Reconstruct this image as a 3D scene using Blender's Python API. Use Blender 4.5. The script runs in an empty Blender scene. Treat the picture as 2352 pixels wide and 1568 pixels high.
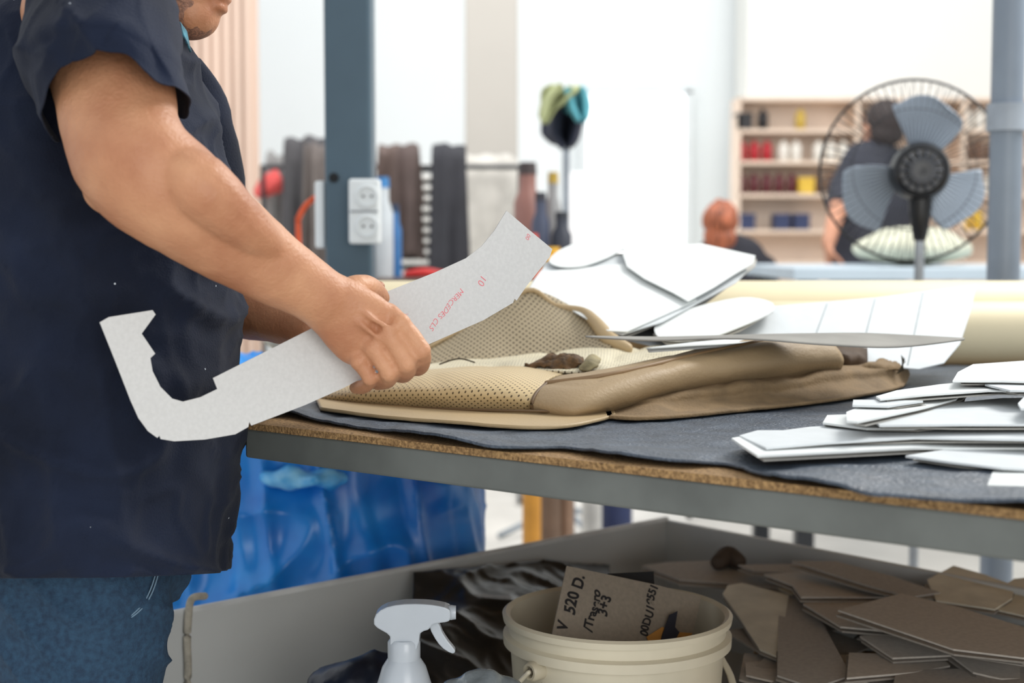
import bpy, bmesh, math, random
from mathutils import Vector, Matrix, noise
random.seed(7)
V=Vector
F=2352*50/36; TH=math.atan(224/F); CAM=V((0,0,1.15)); T=0.93
def ray(px,py):
    x=(px-1176)/F; y=(784-py)/F
    return V((x, math.cos(TH)+y*math.sin(TH), -math.sin(TH)+y*math.cos(TH)))
def P(px,py,Y):
    d=ray(px,py); return CAM+d*(Y/d.y)
def Z(px,py,z):
    d=ray(px,py); return CAM+d*((z-1.15)/d.z)
def PL(px,py,o,n):
    d=ray(px,py); return CAM+d*((o-CAM).dot(n)/d.dot(n))
def lin(c):
    return tuple(((v/255)/12.92 if v/255<=.04045 else ((v/255+.055)/1.055)**2.4) for v in c)
# ---------------- materials
MC={}
def M(name,col,rough=.6,var=.08,scale=12,bump=0.0,bscale=150,metal=0,sss=0,trans=0,emit=0,col2=None,spec=.5,sheen=0,lint=False,perf=0,pr_=.23,stretch=None):
    if name in MC: return MC[name]
    m=bpy.data.materials.new(name); m.use_nodes=True; nt=m.node_tree; N=nt.nodes; L=nt.links
    b=N['Principled BSDF']
    tc=N.new('ShaderNodeTexCoord'); mp=N.new('ShaderNodeMapping'); L.new(tc.outputs['Object'],mp.inputs['Vector'])
    if stretch: mp.inputs['Scale'].default_value=stretch
    nz=N.new('ShaderNodeTexNoise'); nz.inputs['Scale'].default_value=scale; nz.inputs['Detail'].default_value=5
    L.new(mp.outputs[0],nz.inputs['Vector'])
    cr=N.new('ShaderNodeValToRGB'); c=lin(col)
    if col2: c2=lin(col2); a=c; bb=c2
    else:
        a=tuple(max(0,x*(1-var*2)) for x in c); bb=tuple(min(1,x*(1+var*2)) for x in c)
    cr.color_ramp.elements[0].position=.32; cr.color_ramp.elements[1].position=.68
    cr.color_ramp.elements[0].color=(*a,1); cr.color_ramp.elements[1].color=(*bb,1)
    L.new(nz.outputs['Fac'],cr.inputs[0]); out=cr.outputs[0]
    if lint:
        vo=N.new('ShaderNodeTexVoronoi'); vo.inputs['Scale'].default_value=38; L.new(tc.outputs['Object'],vo.inputs['Vector'])
        lt=N.new('ShaderNodeMath'); lt.operation='LESS_THAN'; lt.inputs[1].default_value=.04; L.new(vo.outputs['Distance'],lt.inputs[0])
        sp=N.new('ShaderNodeSeparateColor'); L.new(vo.outputs['Color'],sp.inputs[0])
        gt=N.new('ShaderNodeMath'); gt.operation='GREATER_THAN'; gt.inputs[1].default_value=.6; L.new(sp.outputs[0],gt.inputs[0])
        mu=N.new('ShaderNodeMath'); mu.operation='MULTIPLY'; L.new(lt.outputs[0],mu.inputs[0]); L.new(gt.outputs[0],mu.inputs[1])
        mx=N.new('ShaderNodeMixRGB'); mx.inputs[2].default_value=(.55,.6,.65,1); L.new(mu.outputs[0],mx.inputs[0]); L.new(out,mx.inputs[1]); out=mx.outputs[0]
    if perf:
        m2=N.new('ShaderNodeMapping'); m2.inputs['Scale'].default_value=(1/perf,1/perf,1); m2.inputs['Rotation'].default_value=(0,0,math.radians(45))
        L.new(tc.outputs['UV'],m2.inputs[0])
        fr=N.new('ShaderNodeVectorMath'); fr.operation='FRACTION'; L.new(m2.outputs[0],fr.inputs[0])
        sb=N.new('ShaderNodeVectorMath'); sb.operation='SUBTRACT'; sb.inputs[1].default_value=(.5,.5,0); L.new(fr.outputs[0],sb.inputs[0])
        mm=N.new('ShaderNodeVectorMath'); mm.operation='MULTIPLY'; mm.inputs[1].default_value=(1,1,0); L.new(sb.outputs[0],mm.inputs[0])
        ln=N.new('ShaderNodeVectorMath'); ln.operation='LENGTH'; L.new(mm.outputs[0],ln.inputs[0])
        lt=N.new('ShaderNodeMath'); lt.operation='LESS_THAN'; lt.inputs[1].default_value=pr_; L.new(ln.outputs['Value'],lt.inputs[0])
        mx=N.new('ShaderNodeMixRGB'); mx.inputs[2].default_value=(c[0]*.18,c[1]*.16,c[2]*.14,1); L.new(lt.outputs[0],mx.inputs[0]); L.new(out,mx.inputs[1]); out=mx.outputs[0]
    L.new(out,b.inputs['Base Color'])
    b.inputs['Roughness'].default_value=rough; b.inputs['Metallic'].default_value=metal
    b.inputs['Specular IOR Level'].default_value=spec
    if sheen: b.inputs['Sheen Weight'].default_value=sheen
    if sss:
        b.inputs['Subsurface Weight'].default_value=sss; b.inputs['Subsurface Radius'].default_value=(1,.35,.2); b.inputs['Subsurface Scale'].default_value=.006
    if trans: b.inputs['Transmission Weight'].default_value=trans
    if emit:
        b.inputs['Emission Strength'].default_value=emit; b.inputs['Emission Color'].default_value=(*c,1)
    if bump:
        n2=N.new('ShaderNodeTexNoise'); n2.inputs['Scale'].default_value=bscale; n2.inputs['Detail'].default_value=4
        L.new(mp.outputs[0],n2.inputs['Vector'])
        bp=N.new('ShaderNodeBump'); bp.inputs['Strength'].default_value=bump; bp.inputs['Distance'].default_value=.004
        L.new(n2.outputs['Fac'],bp.inputs['Height']); L.new(bp.outputs[0],b.inputs['Normal'])
    MC[name]=m; return m
# ---------------- object helpers
def link(o): bpy.context.scene.collection.objects.link(o)
def tag(o,label=None,category=None,group=None,kind=None):
    if label: o['label']=label
    if category: o['category']=category
    if group: o['group']=group
    if kind: o['kind']=kind
    return o
def child(o,p):
    o.parent=p; o.matrix_parent_inverse=Matrix.Translation(p.location).inverted()
    return o
def recenter(me):
    xs=[v.co.x for v in me.vertices]; ys=[v.co.y for v in me.vertices]; zs=[v.co.z for v in me.vertices]
    c=V(((min(xs)+max(xs))/2,(min(ys)+max(ys))/2,min(zs)))
    me.transform(Matrix.Translation(-c)); return c
def mk(name,verts,faces,mat,smooth=True,parent=None,uv=None,solid=0,bev=0,sub=0,**kw):
    me=bpy.data.meshes.new(name); me.from_pydata([tuple(v) for v in verts],[],faces); me.update()
    bm=bmesh.new(); bm.from_mesh(me)
    bmesh.ops.recalc_face_normals(bm,faces=bm.faces)
    if uv:
        ul=bm.loops.layers.uv.new('UVMap')
        for f in bm.faces:
            for l in f.loops: l[ul].uv=uv[l.vert.index]
    bm.to_mesh(me); bm.free()
    c=recenter(me); o=bpy.data.objects.new(name,me); o.location=c; link(o)
    if mat: me.materials.append(mat)
    for p in me.polygons: p.use_smooth=smooth
    if solid:
        md=o.modifiers.new('s','SOLIDIFY'); md.thickness=solid; md.offset=0
    if bev:
        md=o.modifiers.new('b','BEVEL'); md.width=bev; md.segments=2; md.limit_method='ANGLE'
    if parent: child(o,parent)
    tag(o,**kw); return o
def empty(name,loc,**kw):
    o=bpy.data.objects.new(name,None); o.location=loc; o.empty_display_size=.05; link(o); tag(o,**kw); return o
def boxgeo(c,s,rz=0):
    c=V(c); vs=[];R=Matrix.Rotation(rz,3,'Z')
    for x in(-.5,.5):
        for y in(-.5,.5):
            for z in(-.5,.5): vs.append(c+R@V((x*s[0],y*s[1],z*s[2])))
    return vs,[(0,1,3,2),(4,6,7,5),(0,4,5,1),(2,3,7,6),(0,2,6,4),(1,5,7,3)]
def box(name,c,s,mat,rz=0,bev=.004,**kw):
    v,f=boxgeo(c,s,rz); return mk(name,v,f,mat,smooth=False,bev=bev,**kw)
def prism(name,pts,z0,z1,mat,bev=0,**kw):
    n=len(pts); vs=[V((p[0],p[1],z0)) for p in pts]+[V((p[0],p[1],z1)) for p in pts]
    fs=[tuple(range(n)),tuple(range(n,2*n))]+[(i,(i+1)%n,n+(i+1)%n,n+i) for i in range(n)]
    return mk(name,vs,fs,mat,smooth=False,bev=bev,**kw)
def crom(pts,k,closed=False):
    n=len(pts); out=[]
    segs=n if closed else n-1
    for i in range(segs):
        if closed: a,b,c,d=pts[(i-1)%n],pts[i],pts[(i+1)%n],pts[(i+2)%n]
        else: a,b,c,d=pts[max(i-1,0)],pts[i],pts[i+1],pts[min(i+2,n-1)]
        for j in range(k):
            t=j/k
            out.append(.5*((2*b)+(c-a)*t+(2*a-5*b+4*c-d)*t*t+(3*b-a-3*c+d)*t**3))
    if not closed: out.append(pts[-1].copy())
    return out
def grid(name,rows,mat,k=8,kr=None,solid=.003,wr=0,wf=20,disp=None,**kw):
    kr=kr or k
    D=[crom(r,k) for r in rows]; nc=len(D[0])
    cols=[crom([D[i][j] for i in range(len(D))],kr) for j in range(nc)]
    nr=len(cols[0]); vs=[];uv=[]
    for i in range(nr):
        u=0
        for j in range(nc):
            p=cols[j][i].copy()
            if j>0: u+=(cols[j][i]-cols[j-1][i]).length
            if wr: p.z+=wr*noise.noise(p*wf)+wr*.5*noise.noise(p*wf*2.3); p.y+=wr*.6*noise.noise(p*wf+V((5,5,5)))
            if disp: p=disp(p)
            vs.append(p); uv.append([u,0])
    for j in range(nc):
        w=0
        for i in range(nr):
            if i>0: w+=(cols[j][i]-cols[j][i-1]).length
            uv[i*nc+j][1]=w
    fs=[(i*nc+j,i*nc+j+1,(i+1)*nc+j+1,(i+1)*nc+j) for i in range(nr-1) for j in range(nc-1)]
    return mk(name,vs,fs,mat,uv=uv,solid=solid,**kw)
def rings(name,rs,mat,kl=4,disp=None,solid=0,**kw):
    n=len(rs[0]); cols=[crom([r[j] for r in rs],kl) for j in range(n)]
    m=len(cols[0]); vs=[cols[j][i] for i in range(m) for j in range(n)]
    if disp: vs=[disp(v) for v in vs]
    fs=[(i*n+j,i*n+(j+1)%n,(i+1)*n+(j+1)%n,(i+1)*n+j) for i in range(m-1) for j in range(n)]
    return mk(name,vs,fs,mat,solid=solid,**kw)
def ell(c,a,b,z,n=48,pw=1.0):
    out=[]
    for j in range(n):
        t=2*math.pi*j/n; ct,st=math.cos(t),math.sin(t)
        out.append(V((c[0]+a*math.copysign(abs(ct)**pw,ct),c[1]+b*math.copysign(abs(st)**pw,st),z)))
    return out
def tubegeo(path,rad,n=18,up=V((0,0,1)),k=5,cap=True):
    rr=[V((r,r,0)) if not isinstance(r,tuple) else V((r[0],r[1],0)) for r in rad]
    ps=crom([V(p) for p in path],k); rs=crom(rr,k)
    m=len(ps); R=[]
    for i in range(m):
        t=(ps[min(i+1,m-1)]-ps[max(i-1,0)]).normalized()
        s=t.cross(up)
        if s.length<.05: s=t.cross(V((0,1,.1)))
        s.normalize(); u=s.cross(t)
        R.append((ps[i],t,s,u,max(rs[i].x,1e-4),max(rs[i].y,1e-4)))
    L=[]
    if cap:
        p,t,s,u,a,b=R[0]
        for ph in (75,50,25):
            f=math.radians(ph); L.append((p-t*min(a,b)*math.sin(f),s,u,a*math.cos(f),b*math.cos(f)))
    for p,t,s,u,a,b in R: L.append((p,s,u,a,b))
    if cap:
        p,t,s,u,a,b=R[-1]
        for ph in (25,50,75):
            f=math.radians(ph); L.append((p+t*min(a,b)*math.sin(f),s,u,a*math.cos(f),b*math.cos(f)))
    vs=[];fs=[]
    for p,s,u,a,b in L:
        for j in range(n):
            q=2*math.pi*j/n; vs.append(p+s*a*math.cos(q)+u*b*math.sin(q))
    for i in range(len(L)-1):
        for j in range(n): fs.append((i*n+j,i*n+(j+1)%n,(i+1)*n+(j+1)%n,(i+1)*n+j))
    fs.append(tuple(reversed(range(n)))); fs.append(tuple((len(L)-1)*n+j for j in range(n)))
    return vs,fs
def tube(name,path,rad,mat,n=16,k=5,up=V((0,0,1)),**kw):
    if not isinstance(rad,list): rad=[rad]*len(path)
    v,f=tubegeo(path,rad,n,up,k); return mk(name,v,f,mat,**kw)
def ellip(c,r,rot=None,n=20):
    vs=[];fs=[];c=V(c)
    R=rot if rot is not None else Matrix.Identity(3)
    for i in range(1,n):
        a=math.pi*i/n
        for j in range(n):
            b=2*math.pi*j/n
            vs.append(c+R@V((r[0]*math.sin(a)*math.cos(b),r[1]*math.sin(a)*math.sin(b),r[2]*math.cos(a))))
    for i in range(n-2):
        for j in range(n): fs.append((i*n+j,(i+1)*n+j,(i+1)*n+(j+1)%n,i*n+(j+1)%n))
    fs.append(tuple(range(n))); fs.append(tuple(reversed([(n-2)*n+j for j in range(n)])))
    return vs,fs
def join(geos):
    vs=[];fs=[]
    for v,f in geos:
        o=len(vs); vs+=list(v); fs+=[tuple(i+o for i in q) for q in f]
    return vs,fs
def remesh(name,geos,vox,mat,smooth=6,disp=None,parent=None,**kw):
    vs,fs=join(geos)
    me=bpy.data.meshes.new(name); me.from_pydata([tuple(v) for v in vs],[],fs); me.update()
    o=bpy.data.objects.new('tmp',me); link(o)
    md=o.modifiers.new('r','REMESH'); md.mode='VOXEL'; md.voxel_size=vox
    md=o.modifiers.new('s','SMOOTH'); md.factor=.5; md.iterations=smooth
    dg=bpy.context.evaluated_depsgraph_get(); dg.update()
    m2=bpy.data.meshes.new_from_object(o.evaluated_get(dg)); m2.name=name
    bpy.data.objects.remove(o)
    if disp:
        ns=[v.normal.copy() for v in m2.vertices]
        for v,n in zip(m2.vertices,ns): v.co=v.co+n*disp(v.co)
    c=recenter(m2); o=bpy.data.objects.new(name,m2); o.location=c; link(o)
    m2.materials.clear(); m2.materials.append(mat)
    for p in m2.polygons: p.use_smooth=True
    if parent: child(o,parent)
    tag(o,**kw); return o
def lathe(name,prof,c,mat,n=48,axis=None,**kw):
    vs=[];fs=[];c=V(c)
    for r,z in prof:
        for j in range(n):
            a=2*math.pi*j/n; q=V((r*math.cos(a),r*math.sin(a),z))
            if axis: q=axis@q
            vs.append(c+q)
    m=len(prof)
    for i in range(m-1):
        for j in range(n): fs.append((i*n+j,i*n+(j+1)%n,(i+1)*n+(j+1)%n,(i+1)*n+j))
    fs.append(tuple(range(n))); fs.append(tuple((m-1)*n+j for j in range(n)))
    o=mk(name,vs,fs,mat,**kw)
    md=o.modifiers.new('e','EDGE_SPLIT'); md.split_angle=math.radians(50)
    return o
def plate(name,out,o,n,th,mat,bev=0,**kw):
    """flat sheet: outline given where its corners are seen, on a real plane"""
    o=V(o); n=V(n).normalized()
    pts=[PL(x,y,o,n) for x,y in out]; N=len(pts)
    vs=[p+n*th*.5 for p in pts]+[p-n*th*.5 for p in pts]
    fs=[tuple(range(N)),tuple(range(N,2*N))]+[(i,(i+1)%N,N+(i+1)%N,N+i) for i in range(N)]
    return mk(name,vs,fs,mat,smooth=False,bev=bev,**kw)
def smooth_out(pts,k=3):
    return [(v.x,v.y) for v in crom([V((a,b,0)) for a,b in pts],k,closed=True)]
def norm3(a,b,c):
    n=(b-a).cross(c-a).normalized()
    return n if n.y<0 or (abs(n.y)<1e-3 and n.z>0) else -n
def text(name,s,o,xd,n,size,mat,parent=None,off=.004,shear=.15,**kw):
    cu=bpy.data.curves.new(name,'FONT'); cu.body=s; cu.size=size; cu.extrude=.0002; cu.shear=shear; cu.offset=size*off
    ob=bpy.data.objects.new('t',cu); link(ob)
    xd=V(xd).normalized(); n=V(n).normalized(); yd=n.cross(xd)
    mw=Matrix((xd,yd,n)).transposed().to_4x4(); mw.translation=o
    dg=bpy.context.evaluated_depsgraph_get(); dg.update()
    me=bpy.data.meshes.new_from_object(ob.evaluated_get(dg))
    for v in me.vertices:   # uneven hand lettering
        v.co.y+=size*.09*math.sin(v.co.x/size*2.1); v.co.x+=size*.03*math.sin(v.co.y/size*5+v.co.x/size*1.3)
    me.transform(mw); bpy.data.objects.remove(ob)
    c=recenter(me); ob=bpy.data.objects.new(name,me); ob.location=c; link(ob); me.materials.clear(); me.materials.append(mat)
    if parent: child(ob,parent)
    tag(ob,**kw); return ob

# ================= camera & light
cam=bpy.data.cameras.new('camera'); cam.lens=50; cam.sensor_width=36
co=bpy.data.objects.new('camera',cam); link(co); co.location=CAM; co.rotation_euler=(math.pi/2-TH,0,0)
cam.dof.use_dof=True; cam.dof.focus_distance=1.68; cam.dof.aperture_fstop=3.8; cam.clip_start=.05
sc=bpy.context.scene; sc.camera=co
sc.view_settings.view_transform='Standard'
w=bpy.data.worlds.new('w'); sc.world=w; w.use_nodes=True
bg=w.node_tree.nodes['Background']; bg.inputs[0].default_value=(.95,.975,1,1); bg.inputs[1].default_value=.92
def area(loc,tgt,size,power,col=(1,1,1)):
    l=bpy.data.lights.new('area_light','AREA'); l.size=size; l.energy=power; l.color=col
    o=bpy.data.objects.new('area_light',l); link(o); o.location=loc
    o.rotation_euler=(V(tgt)-V(loc)).to_track_quat('-Z','Y').to_euler()
area((2.0,3.2,3.2),(-.1,1.7,1.0),1.2,92,(1,.98,.94))
area((0.9,-.9,1.35),(.3,1.9,.65),1.4,26,(1,.985,.96))
area((0,6.0,3.8),(0,9.5,1.5),4,125,(1,1,1))
area((3.2,5.5,3.5),(2.5,8,1),3,34,(1,.98,.95))

# ================= room
wallm=M('white_plaster',(234,239,240),.9,.005,2,.05,60)
fl=mk('floor',[(-7,-1.5,0),(8,-1.5,0),(8,10.4,0),(-7,10.4,0)],[(0,1,2,3)],M('pale_concrete',(220,216,208),.55,.06,3,.05,40),smooth=False,kind='structure',label='pale concrete workshop floor')
box('wall_back',(0.2,10.2,2.1),(15,.2,4.2),wallm,kind='structure',label='white plastered back wall')
box('wall_right',(4.55,9.72,2.1),(6,.5,4.2),M('warm_plaster',(232,232,227),.9,.005,2,.05,60),kind='structure',label='warm white wall section behind the shelving')
pl=P(300,300,7.6); pr=P(590,300,7.6)
geos=[boxgeo((pl.x/2+pr.x/2,7.66,1.9),(pr.x-pl.x,.04,3.8))]
x=pl.x
while x<pr.x-.02:
    geos.append(boxgeo((x+.02,7.62,1.9),(.030,.03,3.8))); x+=.055
v,f=join(geos); mk('trim_1',v,f,M('pink_wood_slats',(214,188,170),.6,.06,6,stretch=(1,1,.1)),smooth=False,kind='structure',label='pale pinkish timber slat wall panel')
a=P(1068,200,8); b=P(1190,200,8)
box('trim_2',((a.x+b.x)/2,8.1,2.1),(b.x-a.x,.25,4.2),M('beige_column',(178,173,165),.85,.01,3),bev=.01,kind='structure',label='beige plastered column')
a=P(1350,217,10.04); b=P(1572,217,10.04)
dr=box('door_1',((a.x+b.x)/2,10.07,a.z/2),(b.x-a.x,.04,a.z),M('bright_glass',(255,255,255),.4,0,1,emit=1.6),kind='structure',label='bright daylight glazed door')
fm=M('white_frame',(222,228,230),.5,.02)
gs=[boxgeo((a.x-.03,10.05,a.z/2),(.05,.1,a.z+.05)),boxgeo((b.x+.03,10.05,a.z/2),(.05,.1,a.z+.05)),boxgeo(((a.x+b.x)/2,10.05,a.z+.03),(b.x-a.x+.1,.1,.05))]
v,f=join(gs); mk('frame',v,f,fm,smooth=False,parent=dr)
a=P(1306,395,9.2); b=P(1352,395,9.2)
box('white_panel',((a.x+b.x)/2,9.22,a.z/2),(b.x-a.x,.03,a.z),M('glowing_white',(252,252,252),.3,.01,emit=.2),label='tall white panel standing beside the door',category='panel')  # panel is no lamp; weak emission put into its material for brightness

# ================= shelving with thread spools
sh=empty('shelving_unit',(2.4,9.35,0),label='pale wooden shelving unit holding thread spools and small boxes',category='shelf')
sm=M('pale_shelf_wood',(226,204,184),.6,.05,5)
xa=P(1690,300,9.3).x; xb=P(2420,300,9.3).x; ztop=P(1700,228,9.3).z
ys=[300,372,446,528,600]
zs=[P(1700,y,9.3).z for y in ys]
box('back_panel',((xa+xb)/2,9.44,ztop/2),(xb-xa,.02,ztop),M('shelf_back',(240,224,208),.7,.04,4),parent=sh,bev=.003)
for i,xx in enumerate((xa,P(1960,300,9.3).x,P(2200,300,9.3).x,xb)):
    box('upright',(xx,9.3,ztop/2),(.03,.26,ztop),sm,parent=sh,bev=.003)
for z in [ztop]+zs+[.5,.15]:
    box('shelf_board',((xa+xb)/2,9.3,z-.012),(xb-xa,.26,.024),sm,parent=sh,bev=.003)
cols={'black':(30,28,30),'red':(170,30,40),'maroon':(90,35,40),'yellow':(220,180,60),'navy':(45,55,90),'brown':(110,80,60),'white':(225,220,210),'gold':(190,160,70)}
def spoolgeo():
    return [(.0,0),(.034,0),(.034,.008),(.024,.012),(.03,.02),(.03,.085),(.024,.093),(.016,.1),(.012,.115),(0,.115)]
first={}
def item(kind,x,z,col,y=9.24,s=1.0):
    key=(kind,col)
    if key not in first:
        m=M('item_'+col,cols[col],.5,.1,40)
        if kind=='thread_spool': o=lathe('thread_spool',[(r+.0001,q) for r,q in spoolgeo()],(0,0,0),m,n=16)
        else:
            v,f=join([boxgeo((0,0,.045),(.1,.14,.09)),boxgeo((0,0,.093),(.106,.146,.02))]); o=mk('storage_box',v,f,m,smooth=False,bev=.003)
        first[key]=o
    else:
        o=first[key].copy(); link(o)
    o.location=(x,y,z); o.scale=(s,s,s)
    if kind=='thread_spool': tag(o,'spool of %s sewing thread on a shelf'%col,'thread spool','thread spools on the shelves')
    else: tag(o,'small %s lidded storage box on a shelf'%col,'box','storage boxes on the shelves')
for (px0,px1,row,col,kind) in [(1706,1714,0,'black','storage_box'),(1752,1754,0,'black','thread_spool'),(1838,1850,0,'gold','thread_spool'),(1704,1775,1,'red','thread_spool'),(1800,1850,1,'white','thread_spool'),(1704,1830,2,'maroon','thread_spool'),(1850,1851,2,'yellow','storage_box'),(1715,1740,3,'navy','storage_box'),(1795,1860,3,'navy','storage_box'),(1975,2010,0,'brown','thread_spool'),(2080,2180,0,'gold','thread_spool'),(2220,2290,0,'white','thread_spool'),(1880,1940,1,'white','thread_spool'),(2220,2280,1,'brown','thread_spool'),(1880,1930,2,'brown','thread_spool'),(2220,2280,2,'white','thread_spool'),(2220,2270,3,'yellow','thread_spool')]:
    x0=P(px0,300,9.24).x; x1=P(px1,300,9.24).x; st=.115 if kind=='storage_box' else .074
    x=x0
    while x<=x1+.001:
        item(kind,x,zs[row]+.0005,col,s=1 if kind=='storage_box' else 1.15); x+=st*1.1

# ================= steel posts
pm=M('blue_grey_paint',(66,88,102),.45,.04,6,.03,80)
a=P(744,300,3.2); b=P(852,300,3.2)
post=mk('steel_post',*boxgeo(((a.x+b.x)/2,3.26,1.7),(b.x-a.x,.11,3.4)),pm,smooth=False,bev=.008,label='blue-grey painted square steel post with wall sockets',category='post')
hp=P(767,408,3.203)
RX=Matrix.Rotation(math.pi/2,3,'X')
lathe('bolt_hole',[(.0001,0),(.009,0),(.011,.002),(.0001,.003)],hp,M('dark_hole',(15,18,22),.8),axis=RX,parent=post,n=20)
sw=M('white_plastic',(222,228,230),.35,.02,5)
def socket(px0,px1,py0,py1,Y,holes=True):
    a=P(px0,py0,Y); b=P(px1,py1,Y)
    o=mk('socket_box',*boxgeo(((a.x+b.x)/2,Y+.025,(a.z+b.z)/2),(abs(b.x-a.x),.05,a.z-b.z)),sw,smooth=False,bev=.006,label='white double electrical socket box on the steel post',category='socket')
    if holes:
        for k in(.27,.73):
            c=V(((a.x+b.x)/2+.008,Y-.001,a.z+(b.z-a.z)*k))
            lathe('socket_face',[(.0001,0),(.024,0),(.026,.004),(.021,.006),(.02,-.004),(.0001,-.004)],c,sw,axis=RX,parent=o,n=28)
            for dx in(-.009,.009):
                lathe('socket_pin_hole',[(.0001,0),(.0028,0),(.0028,.001),(.0001,.001)],c+V((dx,-.001,0)),M('dark_hole',(15,18,22)),axis=RX,parent=o,n=12)
        mk('socket_divider',*boxgeo(((a.x+b.x)/2,Y-.001,(a.z+b.z)/2),(abs(b.x-a.x)*.9,.003,.004)),M('grey_gap',(140,145,150)),smooth=False,parent=o)
    return o
socket(800,872,410,560,3.14)
socket(722,746,415,570,3.22,False)
pp=P(2330,300,3.15)
pipe=lathe('steel_pipe_post',[(.0001,0),(.036,0),(.036,3.4),(.0001,3.4)],(pp.x,3.2,0),M('grey_blue_pipe',(124,136,150),.4,.03),label='grey painted round steel pipe post with clamp',category='post')
cz=P(2330,270,3.2).z
lathe('pipe_clamp',[(.0001,-.03),(.044,-.03),(.044,.03),(.0001,.03)],(pp.x,3.2,cz),M('clamp_grey',(150,160,172),.4),parent=pipe)
oc=P(688,560,3.35)
tube('orange_cable',[P(722,455,3.35),P(700,475,3.35),P(684,510,3.35),P(686,560,3.35),(oc.x,3.35,.5),(oc.x,3.35,.01)],.007,M('orange_rubber',(225,90,45),.5),label='orange power cable hanging beside the steel post',category='cable')

# ================= hanging hides rack & clutter
met=M('dark_metal',(50,52,56),.4,.05,metal=.5)
def drape(px0,px1,py0,py1,Y,mat,label,n=5):
    rows=[]
    rnd=[random.uniform(-.5,1) for _ in range(n+1)]
    for k in range(5):
        r=[]
        for j in range(n+1):
            t=j/n; px=px0+(px1-px0)*t+(random.uniform(-3,3) if 0<j<n else (k*3 if j==n else -k*2))
            py=py0+(py1-py0)*k/4 + (10*rnd[j] if k in(0,4) else 0)
            r.append(P(px,py,Y+.06*rnd[j]*(0.3+k*.2)))
        rows.append(r)
    top=[p+V((0,.07,-.01)) for p in rows[0]]; back=[p+V((0,.12,-.4)) for p in rows[0]]
    return grid('hanging_hide',[back,top]+rows,mat,k=5,kr=3,solid=.008,wr=.012,wf=9,label=label,category='leather hide',group='hides hanging on racks')
drape(652,748,330,640,6.4,M('charcoal_cloth',(74,72,74),.8),'charcoal hide hung over a rack rail')
drape(700,748,345,640,6.22,M('taupe_cloth',(100,92,88),.8),'taupe hide hung over a rack rail')
drape(868,962,342,470,6.26,M('brown_cloth',(92,76,70),.7),'dark brown hide hung over a rack rail')
drape(912,962,350,590,6.08,M('brown_cloth2',(80,66,62),.7),'long brown hide hung over a rack rail')
drape(992,1070,346,660,6.0,M('black_cloth',(44,44,50),.7),'black hide hung over a rack rail')
drape(1066,1190,372,640,6.6,M('greige_cloth',(190,186,178),.8),'pale greige hide hung over a rack rail')
drape(612,650,360,640,6.6,M('grey_cloth',(140,138,136),.8),'grey hide hung over a rack rail')
rk=empty('garment_rack',(P(900,400,6.35).x,6.4,0),label='dark metal rack with rails carrying hides',category='rack')
xl=P(600,350,6.45).x; xr=P(1195,350,6.45).x; zr=P(800,372,6.45).z-.02
tube('rail',[(xl,6.48,zr),((xl+xr)/2,6.48,zr),(xr,6.48,zr)],.011,met,parent=rk)
for xx in(xl,xr,(xl+xr)/2):
    tube('upright',[(xx,6.48,.02),(xx,6.48,.8),(xx,6.48,zr)],.011,met,parent=rk)
    tube('foot',[(xx,6.2,.02),(xx,6.48,.02),(xx,6.8,.02)],.011,met,parent=rk)
sr=empty('sheet_rack',(P(960,500,6.9).x,6.95,0),label='open rack stacked with pale sheets',category='rack')
xs0=P(890,500,6.9).x; xs1=P(1055,500,6.9).x
for xx in(xs0,xs1): box('upright',(xx,6.95,.75),(.03,.4,1.5),met,parent=sr)
box('rack_back',((xs0+xs1)/2,7.16,.8),(xs1-xs0,.01,1.4),M('rack_dark',(70,70,74),.8),parent=sr)
for k,y in enumerate(range(385,640,24)):
    z=P(960,y,6.9).z; box('sheet_tray',((xs0+xs1)/2,6.95,z),(xs1-xs0,.4,.022),M('pale_sheet',(235,233,228),.7),parent=sr,bev=.003)
grid('red_cloth',[[P(582,440,6.58),P(600,408,6.58),P(634,388,6.58)],[P(588,452,6.5),P(612,430,6.48),P(648,410,6.5)],[P(594,456,6.55),P(620,449,6.55),P(648,440,6.55)]],M('red_cloth',(232,92,88),.8),k=4,label='red cloth draped over the hides on the rack',category='cloth')
wb=empty('workbench',(P(1050,640,4.9).x,4.9,0),label='dark workbench cluttered with tools and jars',category='workbench')
zz=P(1000,640,4.6).z
x0=P(780,640,4.9).x; x1=P(1330,640,4.9).x
box('bench_top',((x0+x1)/2,4.9,zz-.02),(x1-x0,.6,.04),M('bench_brown',(96,78,70),.6),parent=wb)
for xx in(x0+.05,x1-.05):
    for yy in(4.65,5.15): box('leg',(xx,yy,(zz-.04)/2),(.05,.05,zz-.04),met,parent=wb)
def onb(px,Y): return V((P(px,600,Y).x,Y,zz))
def jar(px,Y,r,h,col,name='jar',cap=None,label='',cat='jar'):
    m=M('jar_%d_%d_%d'%col,col,.35,.05)
    o=lathe(name,[(.0001,0),(r*.95,0),(r,.006),(r,h*.72),(r*.6,h*.86),(r*.6,h),(.0001,h)],onb(px,Y),m,n=28,label=label,category=cat)
    if cap: lathe('cap',[(.0001,h),(r*.66,h),(r*.6,h*1.12),(.0001,h*1.12)],onb(px,Y),M('cap_%d_%d_%d'%cap,cap,.4),n=24,parent=o)
    return o
jar(880,4.8,.035,.3,(205,212,216),cap=(60,130,190),label='white plastic bottle with a blue cap on the workbench',cat='bottle',name='bottle')
jar(908,4.85,.022,.22,(60,120,180),cap=(40,60,90),label='slim blue bottle on the workbench',cat='bottle',name='bottle')
jar(1268,4.75,.042,.09,(235,180,50),cap=(235,180,50),label='yellow plastic pot on the workbench')
jar(1222,4.75,.03,.13,(235,100,50),cap=(225,80,40),label='orange plastic pot on the workbench')
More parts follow.
